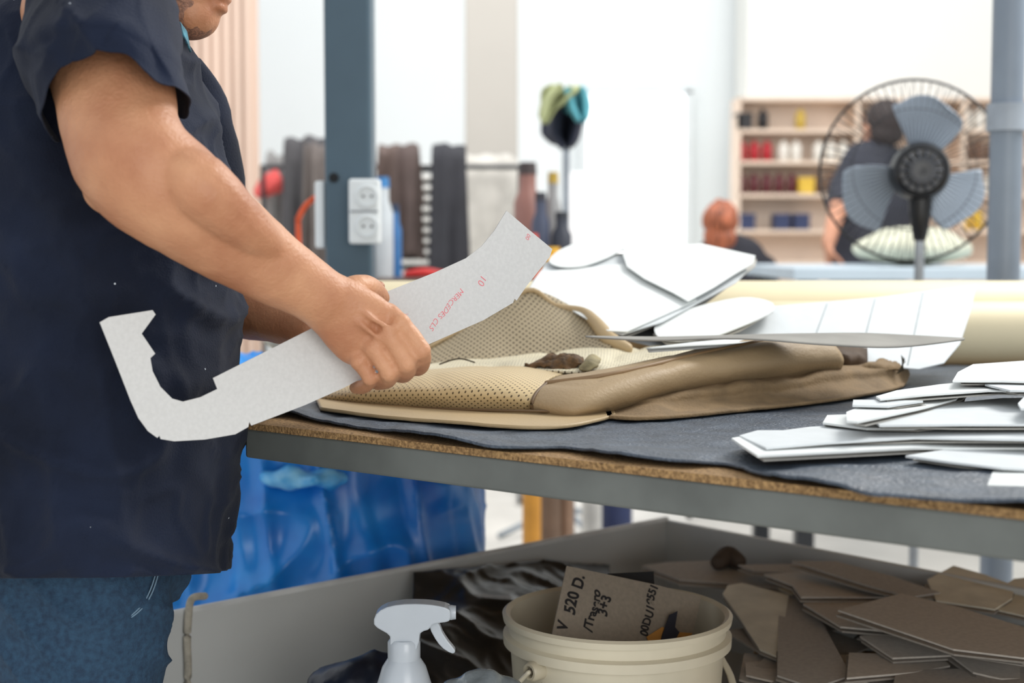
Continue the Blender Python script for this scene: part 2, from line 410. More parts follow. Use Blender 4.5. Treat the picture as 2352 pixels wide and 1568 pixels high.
jar(1290,4.95,.036,.2,(55,60,72),cap=(40,44,52),label='dark bottle on the workbench',name='bottle',cat='bottle')
jar(1242,4.95,.032,.26,(70,78,100),cap=(50,50,60),label='navy jar on the workbench')
jar(1212,5.12,.05,.36,(150,106,96),cap=(60,50,50),label='brown jar on the workbench')
jar(1270,5.14,.03,.33,(150,150,150),cap=(180,150,60),label='grey jar with a yellow cap on the workbench')
tube('red_hand_tool',[onb(935,4.72)+V((0,0,.012)),onb(975,4.72)+V((0,0,.018)),onb(1020,4.74)+V((0,0,.012))],[.012,.016,.01],M('red_tool',(210,50,48),.5),label='red handled tool lying on the workbench',category='tool')
tube('rolled_cloth',[onb(1060,4.72)+V((0,0,.015)),onb(1110,4.75)+V((0,0,.02)),onb(1160,4.8)+V((0,0,.015))],[.014,.02,.014],M('dark_tool',(52,46,46),.6),label='dark cloth roll lying on the workbench',category='cloth')

# coat stand with clothes
cs=empty('coat_stand',(P(1300,500,5.6).x,5.6,0),label='slim metal coat stand draped with cloths and jackets',category='coat stand')
cx=P(1300,500,5.6).x; cztop=P(1300,215,5.6).z
plm=M('pale_metal',(150,158,166),.35,metal=.5)
tube('pole',[(cx,5.6,.03),(cx,5.6,.9),(cx,5.6,cztop)],.014,plm,parent=cs)
for k in range(4):
    a=k*math.pi/2+.4; tube('foot',[(cx,5.6,.1),(cx+.15*math.cos(a),5.6+.15*math.sin(a),.06),(cx+.28*math.cos(a),5.6+.28*math.sin(a),.015)],.012,plm,parent=cs)
wd=lambda s:(lambda p: s*noise.noise(p*14)+s*.6*noise.noise(p*34))
def hang(name,rows,Y,mat,label):
    R_=[]
    for i,(y,xl_,xr_) in enumerate(rows):
        n=7; R_.append([P(xl_+(xr_-xl_)*j/n,y+(8*math.sin(j*2.1+i) if i in(0,len(rows)-1) else 0),Y+.07*math.sin(j*1.7+i*.3)-.06*math.sin(math.pi*j/n)) for j in range(n+1)])
    return grid(name,R_,mat,k=5,kr=4,solid=.012,wr=.02,wf=12,label=label,category='clothing')
hang('jacket',[(228,1262,1330),(250,1246,1338),(285,1243,1336),(312,1250,1328),(338,1285,1312)],5.5,M('navy_jacket',(32,38,56),.8),'navy jacket hanging on the coat stand')
hang('scarf',[(206,1285,1345),(222,1278,1352),(245,1290,1354),(274,1322,1350)],5.40,M('teal_cloth',(86,158,170),.8),'teal scarf hanging on the coat stand')
hang('shirt',[(200,1268,1318),(212,1248,1330),(240,1242,1290),(268,1240,1258)],5.36,M('olive_cloth',(160,166,120),.8),'olive green shirt hanging on the coat stand')

ct=empty('cutting_table',(P(2000,620,5.4).x,5.2,0),label='long cutting table with pale blue top',category='table')
zt=P(2000,606,5.5).z; x0=P(1745,604,5.2).x; x1=P(2500,604,6).x
box('table_top',((x0+x1)/2,5.05,zt-.02),(x1-x0,.95,.04),M('pale_blue_top',(196,212,224),.35,.03,4),parent=ct)
for xx in(x0+.06,x1-.06):
    for yy in(4.65,5.45): box('leg',(xx,yy,(zt-.04)/2),(.06,.06,zt-.04),met,parent=ct)

# ================= fan
FY=3.62; fc=P(2094,392,FY)
fan=empty('pedestal_fan',(fc.x+.04,FY,0),label='black and grey pedestal fan seen from behind with wire cage',category='fan')
Ry=Matrix.Rotation(math.radians(-10),3,'Z')
def fp(r,a,d): return fc+Ry@V((r*math.cos(a),d,r*math.sin(a)))
wire=M('dark_wire',(40,42,46),.4,metal=.3)
def wires(name,paths,rad,parent):
    gs=[tubegeo(p,[rad]*len(p),6,V((0,1,.05)),2,False) for p in paths]
    v,f=join(gs); return mk(name,v,f,wire,parent=parent)
R=.228
for sgn,nm in((-1,'rear_grille'),(1,'front_grille')):
    ps=[]
    for k in range(72 if sgn<0 else 60):
        a=2*math.pi*k/(72 if sgn<0 else 60)
        ps.append([fp(.06,a,sgn*.075),fp(.13,a,sgn*.07),fp(.2,a,sgn*.045),fp(R,a,0)])
    for rr,dd in((.06,.075),(.15,.066)):
        ps.append([fp(rr,2*math.pi*k/40,sgn*dd) for k in range(41)])
    wires(nm,ps,.00085,fan)
tube('cage_rim',[fp(R,2*math.pi*k/48,0) for k in range(49)],.0035,wire,n=8,k=1,up=V((0,1,.02)),parent=fan)
bm_=M('grey_blade',(160,173,188),.35,.03)
for a0 in (math.radians(76),math.radians(212),math.radians(-30)):
    rows=[]
    for i,rr in enumerate((.035,.08,.13,.17,.192)):
        wdt=[.5,.55,.58,.54,.34][i]; r=[]
        for j in range(7):
            t=(j/6-.5)*2; a=a0+t*wdt+ (.08*(i-3))
            r.append(fp(rr-(.02*abs(t)**2 if i==4 else 0),a,-.0+t*.022))
        rows.append(r)
    grid('blade',rows,bm_,k=3,solid=.003,parent=fan)
AX=Ry@Matrix.Rotation(math.radians(90),3,'X')
mo=fp(.015,-.3,-.03)
blk=M('black_plastic',(22,24,28),.3,.05)
lathe('motor_housing',[(.0001,-.05),(.06,-.05),(.072,-.02),(.074,.03),(.066,.07),(.055,.075),(.052,.066),(.04,.066),(.036,.082),(.02,.084),(.0001,.08)],mo,blk,axis=AX,parent=fan,n=40)
vs=[tubegeo([mo+AX@V((.024*math.cos(a),.024*math.sin(a),.085)),mo+AX@V((.048*math.cos(a),.048*math.sin(a),.078))],[.003,.003],6,V((0,1,0)),1) for a in [k*math.pi/7 for k in range(14)]]
v,f=join(vs); mk('motor_vent_ribs',v,f,M('vent_grey',(60,64,72),.4),parent=fan)
nk=mo+V((0,-.02,-.05))
tube('tilt_bracket',[nk,nk+V((0,0,-.06)),nk+V((0,.0,-.11))],[.03,.026,.018],blk,parent=fan)
tube('pole',[(nk.x,nk.y,nk.z-.1),(nk.x,nk.y,.7),(nk.x,nk.y,.06)],.012,M('fan_pole_metal',(150,155,160),.3,metal=.6),parent=fan)
lathe('base',[(.0001,0),(.2,0),(.2,.015),(.15,.03),(.03,.05),(.02,.09),(.0001,.09)],(nk.x,nk.y,0),blk,parent=fan)
cu_=P(2095,560,5.05)
remesh('cream_cushion',[ellip((cu_.x,5.05,zt+.062),(.21,.2,.06)),ellip((cu_.x,5.05,zt+.09),(.16,.14,.05))],.012,M('cream_cloth',(214,214,192),.8),4,wd(.006),label='rounded cream cushion lying on the cutting table',category='cushion')

# ================= people behind
def add_hand(G,w,d,n,s,curl=.5,sc_=1.0):
    w=V(w);d=V(d).normalized();n=V(n).normalized();s=V(s).normalized()
    G.append(tubegeo([w-d*.02*sc_,w+d*.03*sc_,w+d*.085*sc_],[(.03*sc_,.02*sc_),(.038*sc_,.017*sc_),(.04*sc_,.013*sc_)],14,n,4))
    for i,L in enumerate((.072,.08,.074,.058)):
        p=w+d*.085*sc_+s*(.03-.02*i)*sc_; path=[p-d*.01*sc_,p]; a=0
        for q in(.45,.3,.25):
            a+=curl; p=p+(d*math.cos(a)+n*math.sin(a))*L*q*sc_; path.append(p)
        G.append(tubegeo(path,[.0095*sc_,.0095*sc_,.009*sc_,.008*sc_,.007*sc_],10,n+V((.01,.02,0)),3))
    p=w+d*.02*sc_+s*.026*sc_
    G.append(tubegeo([p,p+(s*.7+d*.6+n*.25)*.035*sc_,p+(s*.6+d*.8+n*.5)*.065*sc_,p+(s*.5+d*1.0+n*.7)*.082*sc_],[.014*sc_,.012*sc_,.0105*sc_,.008*sc_],10,n,3))
def headgeo(c,Rm,s=1.0):
    c=V(c); g=[]
    e=lambda o,r: g.append(ellip(c+Rm@(V(o)*s),tuple(q*s for q in r),Rm,18))
    e((-.012,0,.035),(.098,.076,.092)); e((.03,0,-.02),(.062,.062,.085)); e((.052,0,-.075),(.036,.042,.032))
    e((.025,.03,-.055),(.045,.022,.035)); e((.025,-.03,-.055),(.045,.022,.035))
    e((.104,0,-.012),(.014,.013,.015)); e((.094,0,.008),(.012,.01,.026)); e((.086,.0,-.05),(.01,.024,.006)); e((.084,0,-.062),(.011,.022,.007))
    e((.08,0,.04),(.014,.05,.01)); e((-.005,.078,0),(.018,.008,.03)); e((-.005,-.078,0),(.018,.008,.03))
    return g
skin2=M('skin_far',(190,136,108),.6,.05)
SY=6.5
hd=P(2024,298,SY); Rf=Matrix.Rotation(math.radians(110),3,'Z')
G=headgeo(hd,Rf)
sx=P(2000,400,SY).x; zsld=P(2000,378,SY).z
G.append(tubegeo([(hd.x-.0,SY,hd.z-.06),(hd.x-.03,SY,zsld+.02)],[.058,.062]))
G.append(tubegeo([(hd.x-.03,SY,zsld),(sx,SY,zsld-.15),(sx+.0,SY,zsld-.35),(sx,SY,zsld-.58)],[(.14,.09),(.18,.11),(.15,.11),(.165,.12)],up=V((0,1,0))))
la=P(1955,410,SY); le=P(1925,480,SY-.1); lw=P(1902,560,SY-.25)
G.append(tubegeo([la,le,lw],[.052,.042,.03])); add_hand(G,lw,(0,-.2,-1),(1,0,0),(0,-1,0),.3)
ra=P(2075,400,SY); G.append(tubegeo([ra,ra+V((.08,-.02,-.25)),ra+V((.02,-.2,-.42))],[.052,.042,.03])); add_hand(G,ra+V((.02,-.2,-.42)),(0,-1,-.2),(0,0,-1),(-1,0,0),.3)
for dx in(-.09,.09): 
    G.append(tubegeo([(sx+dx,SY,zsld-.58),(sx+dx,SY,.5),(sx+dx,SY+.02,.1)],[.085,.06,.045])); G.append(tubegeo([(sx+dx,SY+.03,.05),(sx+dx,SY-.14,.035)],[.045,.035]))
man=remesh('person',G,.011,skin2,3,label='person in dark t-shirt standing with back turned at a table',category='person')
hair=remesh('hair',[ellip(hd+Rf@V((-.03,0,.045)),(.1,.086,.095),Rf),ellip(hd+Rf@V((-.045,0,-.02)),(.07,.08,.06),Rf)],.012,M('dark_hair',(48,38,36),.7,.1,60,.3,200),3,parent=man)
ts=[tubegeo([(hd.x-.03,SY,zsld+.01),(sx,SY,zsld-.15),(sx,SY,zsld-.35),(sx,SY,zsld-.62)],[(.15,.105),(.2,.13),(.18,.13),(.185,.14)],up=V((0,1,0))),
    tubegeo([la+V((.05,0,.02)),la,la+(le-la)*.7],[.07,.07,.06]),tubegeo([ra+V((-.04,0,.02)),ra,ra+V((.06,-.015,-.17))],[.07,.07,.06])]
remesh('t_shirt',ts,.013,M('charcoal_shirt',(52,54,64),.85),4,wd(.006),parent=man)
ddn=M('dark_denim',(40,56,84),.85)
remesh('trousers',[tubegeo([(sx+dx,SY,zsld-.6),(sx+dx,SY,.5),(sx+dx,SY+.02,.1)],[.1,.075,.065]) for dx in(-.085,.085)],.014,ddn,3,parent=man)
remesh('shoes',[tubegeo([(sx+dx,SY+.05,.05),(sx+dx,SY-.17,.04)],[.05,.04]) for dx in(-.09,.09)],.012,blk,3,parent=man)
WY=6.0; hd=P(1656,518,WY)
Rf=Matrix.Rotation(math.radians(80),3,'Z'); G=headgeo(hd,Rf,.82)
G.append(tubegeo([(hd.x,WY,hd.z-.05),(hd.x+.02,WY,hd.z-.12)],[.045,.05]))
zz2=hd.z-.13; wx=hd.x+.04
G.append(tubegeo([(wx,WY,zz2-.02),(wx,WY-.01,zz2-.2),(wx,WY,zz2-.45)],[(.13,.08),(.14,.1),(.15,.11)],up=V((0,1,0))))
for sg in(-1,1):
    sh_=V((wx+sg*.14,WY,zz2-.05)); el=sh_+V((sg*.04,.02,-.24)); wr=el+V((-sg*.05,.22,.02))
    G.append(tubegeo([sh_,el,wr],[.045,.038,.026])); add_hand(G,wr,(0,1,0),(0,0,-1),(-sg,0,0),.35,.9)
    hp_=V((wx+sg*.08,WY,zz2-.47)); kn=hp_+V((0,.4,0)); G.append(tubegeo([hp_,kn,V((kn.x,kn.y,.1))],[.075,.055,.04])); G.append(tubegeo([(kn.x,kn.y-.03,.05),(kn.x,kn.y+.14,.035)],[.04,.032]))
wo=remesh('person',G,.011,skin2,3,label='seated person with red hair and dark top, back turned',category='person')
def hrd(p): return .012*noise.noise(V((p.x*40,p.y*40,p.z*6)))+.008*noise.noise(p*16)
remesh('hair',[ellip(hd+Rf@V((-.025,0,.025)),(.085,.074,.08),Rf),ellip(hd+Rf@V((-.045,0,-.055)),(.05,.072,.075),Rf),ellip(hd+Rf@V((-.03,.03,-.09)),(.04,.045,.05),Rf)],.006,M('auburn_hair',(158,88,58),.5,.3,70,.4,200,stretch=(1,1,.15)),1,hrd,parent=wo)
ts=[tubegeo([(wx,WY,zz2),(wx,WY-.01,zz2-.2),(wx,WY,zz2-.48)],[(.15,.1),(.165,.12),(.18,.13)],up=V((0,1,0)))]
for sg in(-1,1):
    sh_=V((wx+sg*.14,WY,zz2-.05)); el=sh_+V((sg*.04,.02,-.24)); ts.append(tubegeo([sh_,el,el+V((-sg*.04,.18,.015))],[.06,.052,.042]))
remesh('sweater',ts,.013,M('black_sweater',(38,38,46),.85),4,wd(.006),parent=wo)
remesh('trousers',[tubegeo([V((wx+sg*.08,WY,zz2-.47)),V((wx+sg*.08,WY+.4,zz2-.47)),V((wx+sg*.08,WY+.4,.12))],[.09,.07,.055]) for sg in(-1,1)],.014,ddn,3,parent=wo)
st=lathe('stool',[(.0001,zz2-.6),(.17,zz2-.6),(.18,zz2-.585),(.17,zz2-.565),(.0001,zz2-.565)],(wx,WY,0),blk,label='round black work stool under the seated person',category='stool')
for k in range(4):
    a=k*math.pi/2+.5; tube('leg',[(wx+.1*math.cos(a),WY+.1*math.sin(a),zz2-.6),(wx+.2*math.cos(a),WY+.2*math.sin(a),.01)],.012,met,parent=st)

# ================= main table
A=Z(560,970,T); B=Z(2352,1172,T); u=(B-A).normalized(); B2=A+(B-A)*1.4
tb=empty('work_table',(.5,2,0),label='steel framed work table with raw particle board top',category='table')
poly=[A,B2,V((2.0,1.9,T)),V((2.0,2.9,T)),V((-.5,2.9,T))]
pbm=M('particle_board',(172,138,92),.85,scale=260,col2=(100,74,44),bump=.6,bscale=300)
prism('board_top',poly,T-.008,T,pbm,parent=tb)
fm2=M('grey_green_steel',(92,96,93),.42,.12,8,.08,60)
def beam(a,b,nm='frame_beam'):
    d=(b-a); L=d.length; c=(a+b)/2; rz=math.atan2(d.y,d.x); nrm=V((-math.sin(rz),math.cos(rz),0))
    c=c+nrm*.017; return mk(nm,*boxgeo((c.x,c.y,T-.026),(L,.03,.036),rz),fm2,smooth=False,bev=.003,parent=tb)
for i in range(5): beam(poly[i],poly[(i+1)%5])
for q in (B2+V((.0,.08,0)),V((1.96,2.86,0)),V((-.2,2.86,0)),V((1.96,1.93,0))):
    mk('leg',*boxgeo((q.x,q.y,(T-.046)/2),(.04,.04,T-.046)),fm2,smooth=False,bev=.003,parent=tb)
fr=[(600,966),(650,952),(740,968),(870,988),(1010,1014),(1150,1030),(1290,1030),(1400,1050),(1560,1066),(1660,1066),(1760,1094),(1870,1116),(2000,1136),(2150,1149),(2352,1171),(2500,1188)]
r0=[Z(x,y,T+.004) for x,y in fr]
bk=[V((-.35+ i*.15,2.5,T+.004)) for i in range(len(fr))]
rows=[]
for k,t in enumerate((0,.03,.08,.18,.35,.65,1)):
    r=[]
    for i,(p,q) in enumerate(zip(r0,bk)):
        z=T+.0045+(.006*max(0,math.sin(i*1.9)) if k<2 else 0)
        pp_=p.lerp(q,t); pp_.z=z; r.append(pp_)
    rows.append(r)
def matd(p):
    r=max(0,1-abs(noise.noise(V((p.x*9,p.y*14,0))))*3)
    return p+V((0,0,.0016*r*r+.0009*noise.noise(p*40)))
grid('leather_mat',rows,M('black_mat',(66,76,88),.45,.14,30,.7,200,spec=.5),k=12,solid=.003,disp=matd,label='blue-black grained leather mat spread over the table top',category='mat')

crm=M('cream_leather',(222,210,176),.55,.02,6,.06,300)
def roll(name,p0,p1,r,lab):
    o=tube(name,[p0,(V(p0)+V(p1))/2,p1],r,crm,n=40,k=2,up=V((0,0,1)),label=lab,category='material roll',group='rolls of cream material')
    for p,s in((V(p0),-1),(V(p1),1)):
        d=(V(p1)-V(p0)).normalized(); pts=[]
        for k in range(60):
            a=k*.42; rr=r*.92*(1-k/70); pts.append(p+d*s*(r*.4)+V((0,math.cos(a)*rr,math.sin(a)*rr)))
        tube('rolled_edge',pts,.0022,M('roll_edge',(176,160,120),.7),n=6,k=1,parent=o,up=V((1,.1,0)))
    return o
roll('material_roll',(.42,2.56,T+.059),(2.0,2.56,T+.059),.058,'cream leather roll lying near the rear edge of the table')
roll('material_roll',(-.42,2.75,T+.075),(1.95,2.75,T+.075),.074,'long cream leather roll along the rear edge of the table')

# ================= seat cover
lea=M('beige_leather',(172,150,114),.52,.05,5,.15,260,spec=.4)
leab=M('tan_leather',(158,136,104),.55,.06,6,.2,240,spec=.35)
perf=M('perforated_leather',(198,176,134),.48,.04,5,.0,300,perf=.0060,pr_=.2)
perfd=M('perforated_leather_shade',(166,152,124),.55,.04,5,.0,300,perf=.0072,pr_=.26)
lin_=M('pale_lining',(208,199,172),.6,.05,9,perf=.0066,pr_=.18)
brn=M('brown_backing',(124,102,72),.85,.1,30,.4,260)
drk=M('dark_backing',(84,60,32),.8,.3,90,.4,200)
dth=M('dark_thread',(62,54,38),.8)
def G3(l): return [[P(*p) for p in r] for r in l]
def crease(amp,fx=10,fz=22,sk=10):
    def f(p):
        r=1-abs(noise.noise(V((p.x*fx+p.z*sk,p.y*6,p.z*fz-p.x*4))))*2.2
        q=p+V((0,-.5,.8))*(-amp*max(0,r)**3+amp*.5*noise.noise(p*18))
        q.z=max(q.z,T+.0115); return q
    return f
sc0=empty('seat_cover',Z(1300,940,T),label='beige perforated leather car seat cover lying folded on the table',category='seat cover')
grid('front_panel',G3([
 [(728,928,1.925),(820,934,1.875),(930,940,1.83),(1060,944,1.785),(1150,946,1.765),(1236,948,1.75)],
 [(733,908,1.905),(820,905,1.845),(930,898,1.80),(1060,896,1.76),(1150,902,1.745),(1228,918,1.735)],
 [(765,892,1.94),(840,878,1.89),(930,866,1.86),(1060,858,1.82),(1160,862,1.80),(1246,886,1.77)],
 [(830,882,2.0),(890,866,1.96),(960,853,1.94),(1080,844,1.92),(1190,846,1.91),(1275,866,1.86)],
 [(880,885,2.05),(930,870,2.04),(990,856,2.03),(1100,846,2.01),(1220,848,2.0),(1310,860,1.95)]]),perf,k=10,solid=.004,disp=crease(.003,8,14,6),parent=sc0)
lt_=[[(728,920,1.93),(870,932,1.865),(1030,936,1.81),(1230,936,1.772),(1330,936,1.765),(1410,925,1.82)],
 [(724,927,1.910),(870,942,1.832),(1030,948,1.772),(1225,953,1.725),(1330,950,1.722),(1412,938,1.785)],
 [(726,932,1.90),(870,950,1.808),(1030,961,1.738),(1215,971,1.683),(1325,966,1.695),(1414,948,1.765)]]
lr=G3(lt_)+[[Z(735,938,T+.012),Z(870,956,T+.012),Z(1030,969,T+.012),Z(1210,981,T+.012),Z(1325,975,T+.012),Z(1414,953,T+.012)]]
grid('lower_trim',lr,lea,k=10,solid=.004,disp=crease(.002,14,20,8),parent=sc0)
smb=M('seam_brown',(98,76,50),.6)
tube('trim_seam',[P(x,y-9,Y-.004) for x,y,Y in lt_[1]],.0018,smb,k=8,n=8,parent=sc0)
bol=[[(1232,957,1.755),(1310,966,1.722),(1400,951,1.79),(1560,914,1.870),(1750,882,1.945),(1925,852,2.025)],
 [(1222,932,1.732),(1320,938,1.700),(1430,918,1.742),(1580,878,1.820),(1760,844,1.900),(1936,826,2.005)],
 [(1232,902,1.748),(1335,896,1.725),(1450,872,1.755),(1600,836,1.83),(1770,803,1.915),(1918,796,2.01)],
 [(1256,880,1.78),(1368,866,1.77),(1470,846,1.80),(1620,811,1.88),(1790,778,1.96),(1885,774,2.035)],
 [(1292,864,1.85),(1400,848,1.84),(1500,828,1.88),(1640,796,1.95),(1790,771,2.02),(1858,770,2.09)],
 [(1320,868,1.93),(1430,858,1.93),(1530,838,1.97),(1660,808,2.03),(1800,784,2.09),(1850,784,2.14)]]
grid('side_bolster',G3(bol),leab,k=10,solid=.004,disp=crease(.0025,12,30,18),parent=sc0)
tube('piping',[P(x,y-1,Y-.003) for x,y,Y in bol[3]],.0032,M('tan_piping',(130,104,72),.55),k=8,n=10,parent=sc0)
tube('seam',[P(x,y+13,Y-.022) for x,y,Y in bol[3]],.0016,smb,k=8,n=8,parent=sc0)
tube('seam',[P(1256,880,1.775),P(1232,902,1.742),P(1221,930,1.728),P(1230,955,1.745)],.0022,smb,k=6,n=8,parent=sc0)
grid('lower_bolster',[[Z(1395,957,T+.012),Z(1500,960,T+.012),Z(1700,942,T+.012),Z(1900,920,T+.012),Z(2030,898,T+.012),Z(2076,886,T+.012)],
 G3([[(1388,944,1.80),(1500,930,1.765),(1700,912,1.845),(1900,886,1.955),(2040,864,2.08),(2086,866,2.15)]])[0],
 G3([[(1392,934,1.81),(1520,908,1.79),(1720,882,1.87),(1910,856,1.985),(2040,842,2.095),(2086,852,2.165)]])[0],
 G3([[(1400,926,1.85),(1540,896,1.87),(1740,862,1.95),(1915,838,2.07),(2035,832,2.16),(2078,844,2.21)]])[0],
 G3([[(1420,935,1.92),(1560,905,1.97),(1750,875,2.04),(1920,850,2.15),(2030,840,2.22),(2060,850,2.27)]])[0]],brn,k=10,solid=.004,disp=crease(.006,9,24,14),parent=sc0)
cols5=[[(950,836,2.12),(965,815,2.14),(985,798,2.16)],[(1080,834,2.12),(1092,782,2.16),(1105,732,2.2)],[(1195,832,2.12),(1207,752,2.17),(1212,667,2.22)],[(1300,818,2.12),(1320,765,2.16),(1338,716,2.2)],[(1405,800,2.1),(1400,775,2.13),(1368,742,2.16)]]
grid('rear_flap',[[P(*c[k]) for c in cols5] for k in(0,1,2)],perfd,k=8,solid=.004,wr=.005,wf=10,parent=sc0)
tube('flap_binding',[P(*p) for p in [(985,797,2.155),(1105,731,2.195),(1212,666,2.215),(1275,700,2.205),(1338,715,2.195),(1368,741,2.155),(1400,778,2.12),(1440,800,2.1)]],[.003,.003,.004,.004,.007,.01,.012,.009],lea,k=6,n=12,parent=sc0)
grid('inner_lining',G3([
 [(955,862,1.97),(1080,850,1.96),(1220,852,1.93),(1320,856,1.90),(1450,842,1.93),(1600,814,1.98),(1770,780,2.05)],
 [(965,846,2.03),(1090,838,2.02),(1230,832,2.0),(1340,828,1.99),(1460,816,2.02),(1610,796,2.07),(1775,774,2.12)],
 [(980,832,2.12),(1100,826,2.12),(1240,812,2.12),(1350,800,2.12),(1470,796,2.13),(1620,786,2.16),(1780,772,2.2)]]),lin_,k=10,solid=.003,disp=crease(.008,12,30,10),parent=sc0)
grid('torn_backing',G3([[(1208,836,1.95),(1250,846,1.93),(1300,850,1.92),(1335,838,1.93)],[(1206,830,1.955),(1260,834,1.935),(1310,828,1.93),(1342,824,1.945)],[(1225,832,1.97),(1275,820,1.965),(1318,812,1.96),(1340,818,1.965)]]),drk,k=8,solid=.003,wr=.010,wf=60,parent=sc0)
grid('torn_backing',G3([[(1330,850,1.9),(1350,852,1.89),(1372,842,1.9)],[(1335,838,1.915),(1352,828,1.91),(1376,834,1.92)],[(1345,825,1.94),(1360,815,1.95),(1380,826,1.95)]]),M('olive_backing',(140,130,98),.8,.2,60),k=6,solid=.003,wr=.006,wf=40,parent=sc0)
tube('cut_edge',[P(*p) for p in [(1010,836,1.985),(1040,826,1.98),(1062,824,1.975),(1090,832,1.965)]],.0011,dth,k=5,n=8,parent=sc0)
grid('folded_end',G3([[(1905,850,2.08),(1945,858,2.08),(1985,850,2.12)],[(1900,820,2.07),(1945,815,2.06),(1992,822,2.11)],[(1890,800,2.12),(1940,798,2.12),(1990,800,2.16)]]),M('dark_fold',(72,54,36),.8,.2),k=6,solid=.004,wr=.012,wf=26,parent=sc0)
grid('folded_end',G3([[(1960,868,2.06),(2010,852,2.07),(2070,858,2.10)],[(1975,850,2.07),(2015,834,2.08),(2065,840,2.11)],[(1995,846,2.12),(2020,826,2.13),(2050,834,2.15)]]),brn,k=6,solid=.003,wr=.008,wf=30,parent=sc0)
vs=[]
for k in range(9):
    a=P(2060+k*2,858-k,2.09); vs.append(tubegeo([a,a+V((.006-.001*k,0,.01)),a+V((.012-.002*k,.0,.018+.002*(k%3)))],[.0006]*3,5,k=2))
v,f=join(vs); mk('loose_threads',v,f,dth,parent=sc0)

# ================= templates
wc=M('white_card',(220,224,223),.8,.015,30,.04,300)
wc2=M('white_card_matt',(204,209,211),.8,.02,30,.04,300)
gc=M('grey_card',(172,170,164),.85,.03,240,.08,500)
def pn(a,b,c): 
    A_,B_,C_=P(*a),P(*b),P(*c); return A_,norm3(A_,B_,C_)
def tmpl(out,plane,off,mat,lab,th=.0018,sm=0,grp='white card templates piled on the table'):
    o,n=plane; o=o+n*off
    if sm: out=smooth_out(out,sm)
    return plate('card_template',out,o,n,th,mat,label=lab,category='card template',group=grp)
pA=pn((1400,765,2.12),(1500,550,2.62),(1700,600,2.52))
big=[(1212,668),(1228,640),(1262,598),(1340,590),(1430,582),(1520,600),(1680,600),(1718,622),(1690,650),(1600,698),(1520,740),(1430,768),(1395,762),(1340,718)]
tmpl(big,pA,0,wc2,'broad white card template leaning over a leather roll')
tmpl([(1262,596),(1285,575),(1330,556),(1395,536),(1440,538),(1480,540),(1500,552),(1492,568),(1430,576),(1395,592),(1345,610),(1300,614),(1270,608)],pA,.008,wc,'curved white card template lying on a pile of templates',sm=3)
tmpl([(1430,582),(1436,566),(1500,560),(1560,564),(1610,560),(1735,588),(1728,606),(1690,628),(1640,660),(1580,692),(1545,672),(1480,640),(1440,612)],pA,.013,wc,'angular white card template lying on a pile of templates')
tmpl([(1215,665),(1240,625),(1450,605),(1560,648),(1600,690),(1440,762),(1395,760),(1300,705)],pA,.004,wc,'white card template lying on a pile of templates')
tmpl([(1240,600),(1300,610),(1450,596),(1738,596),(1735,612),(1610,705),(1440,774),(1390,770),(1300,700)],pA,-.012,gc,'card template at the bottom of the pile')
pBn=(P(1640,735,2.2),V((-.05,-.25,1)).normalized())
tmpl([(1503,760),(1520,735),(1600,705),(1700,684),(1760,690),(1779,704),(1765,722),(1690,755),(1620,778),(1530,782)],pBn,0,wc,'rounded white card template lying beside the seat cover',sm=3)
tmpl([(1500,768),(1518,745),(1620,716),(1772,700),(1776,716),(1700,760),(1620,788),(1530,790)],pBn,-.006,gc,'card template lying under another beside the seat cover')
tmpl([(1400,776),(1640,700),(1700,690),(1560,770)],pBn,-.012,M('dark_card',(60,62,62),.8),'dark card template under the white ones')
pC=(P(1900,745,2.25),V((.02,-.42,1)).normalized())
folded=tmpl([(1400,772),(1600,735),(1780,703),(2010,684),(2243,655),(2228,720),(2205,790),(2168,834),(2110,848),(1985,838),(1760,800),(1520,800)],pC,0,wc2,'large white creased card template lying against a leather roll')
nC=pC[1]
for (p,q) in [((1900,697),(1862,800)),((2010,686),(1975,820)),((2120,672),(2085,838))]:
    a=PL(*p,pC[0]+nC*.0011,nC); b=PL(*q,pC[0]+nC*.0011,nC)
    tube('crease_line',[a,b],.0008,M('crease_grey',(150,158,160),.8),n=6,k=2,parent=folded)
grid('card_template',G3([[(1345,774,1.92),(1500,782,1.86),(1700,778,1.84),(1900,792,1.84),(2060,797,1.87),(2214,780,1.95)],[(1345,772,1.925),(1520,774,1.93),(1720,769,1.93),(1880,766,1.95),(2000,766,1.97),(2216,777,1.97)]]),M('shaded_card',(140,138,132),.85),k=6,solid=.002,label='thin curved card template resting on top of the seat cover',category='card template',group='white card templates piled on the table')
grid('card_template',G3([[(1490,808,1.9),(1600,800,1.9),(1700,790,1.92),(1780,776,1.95)],[(1485,800,1.93),(1600,786,1.97),(1700,778,2.0),(1790,770,2.02)]]),wc,k=6,solid=.002,label='narrow white card template resting on top of the seat cover',category='card template',group='white card templates piled on the table')

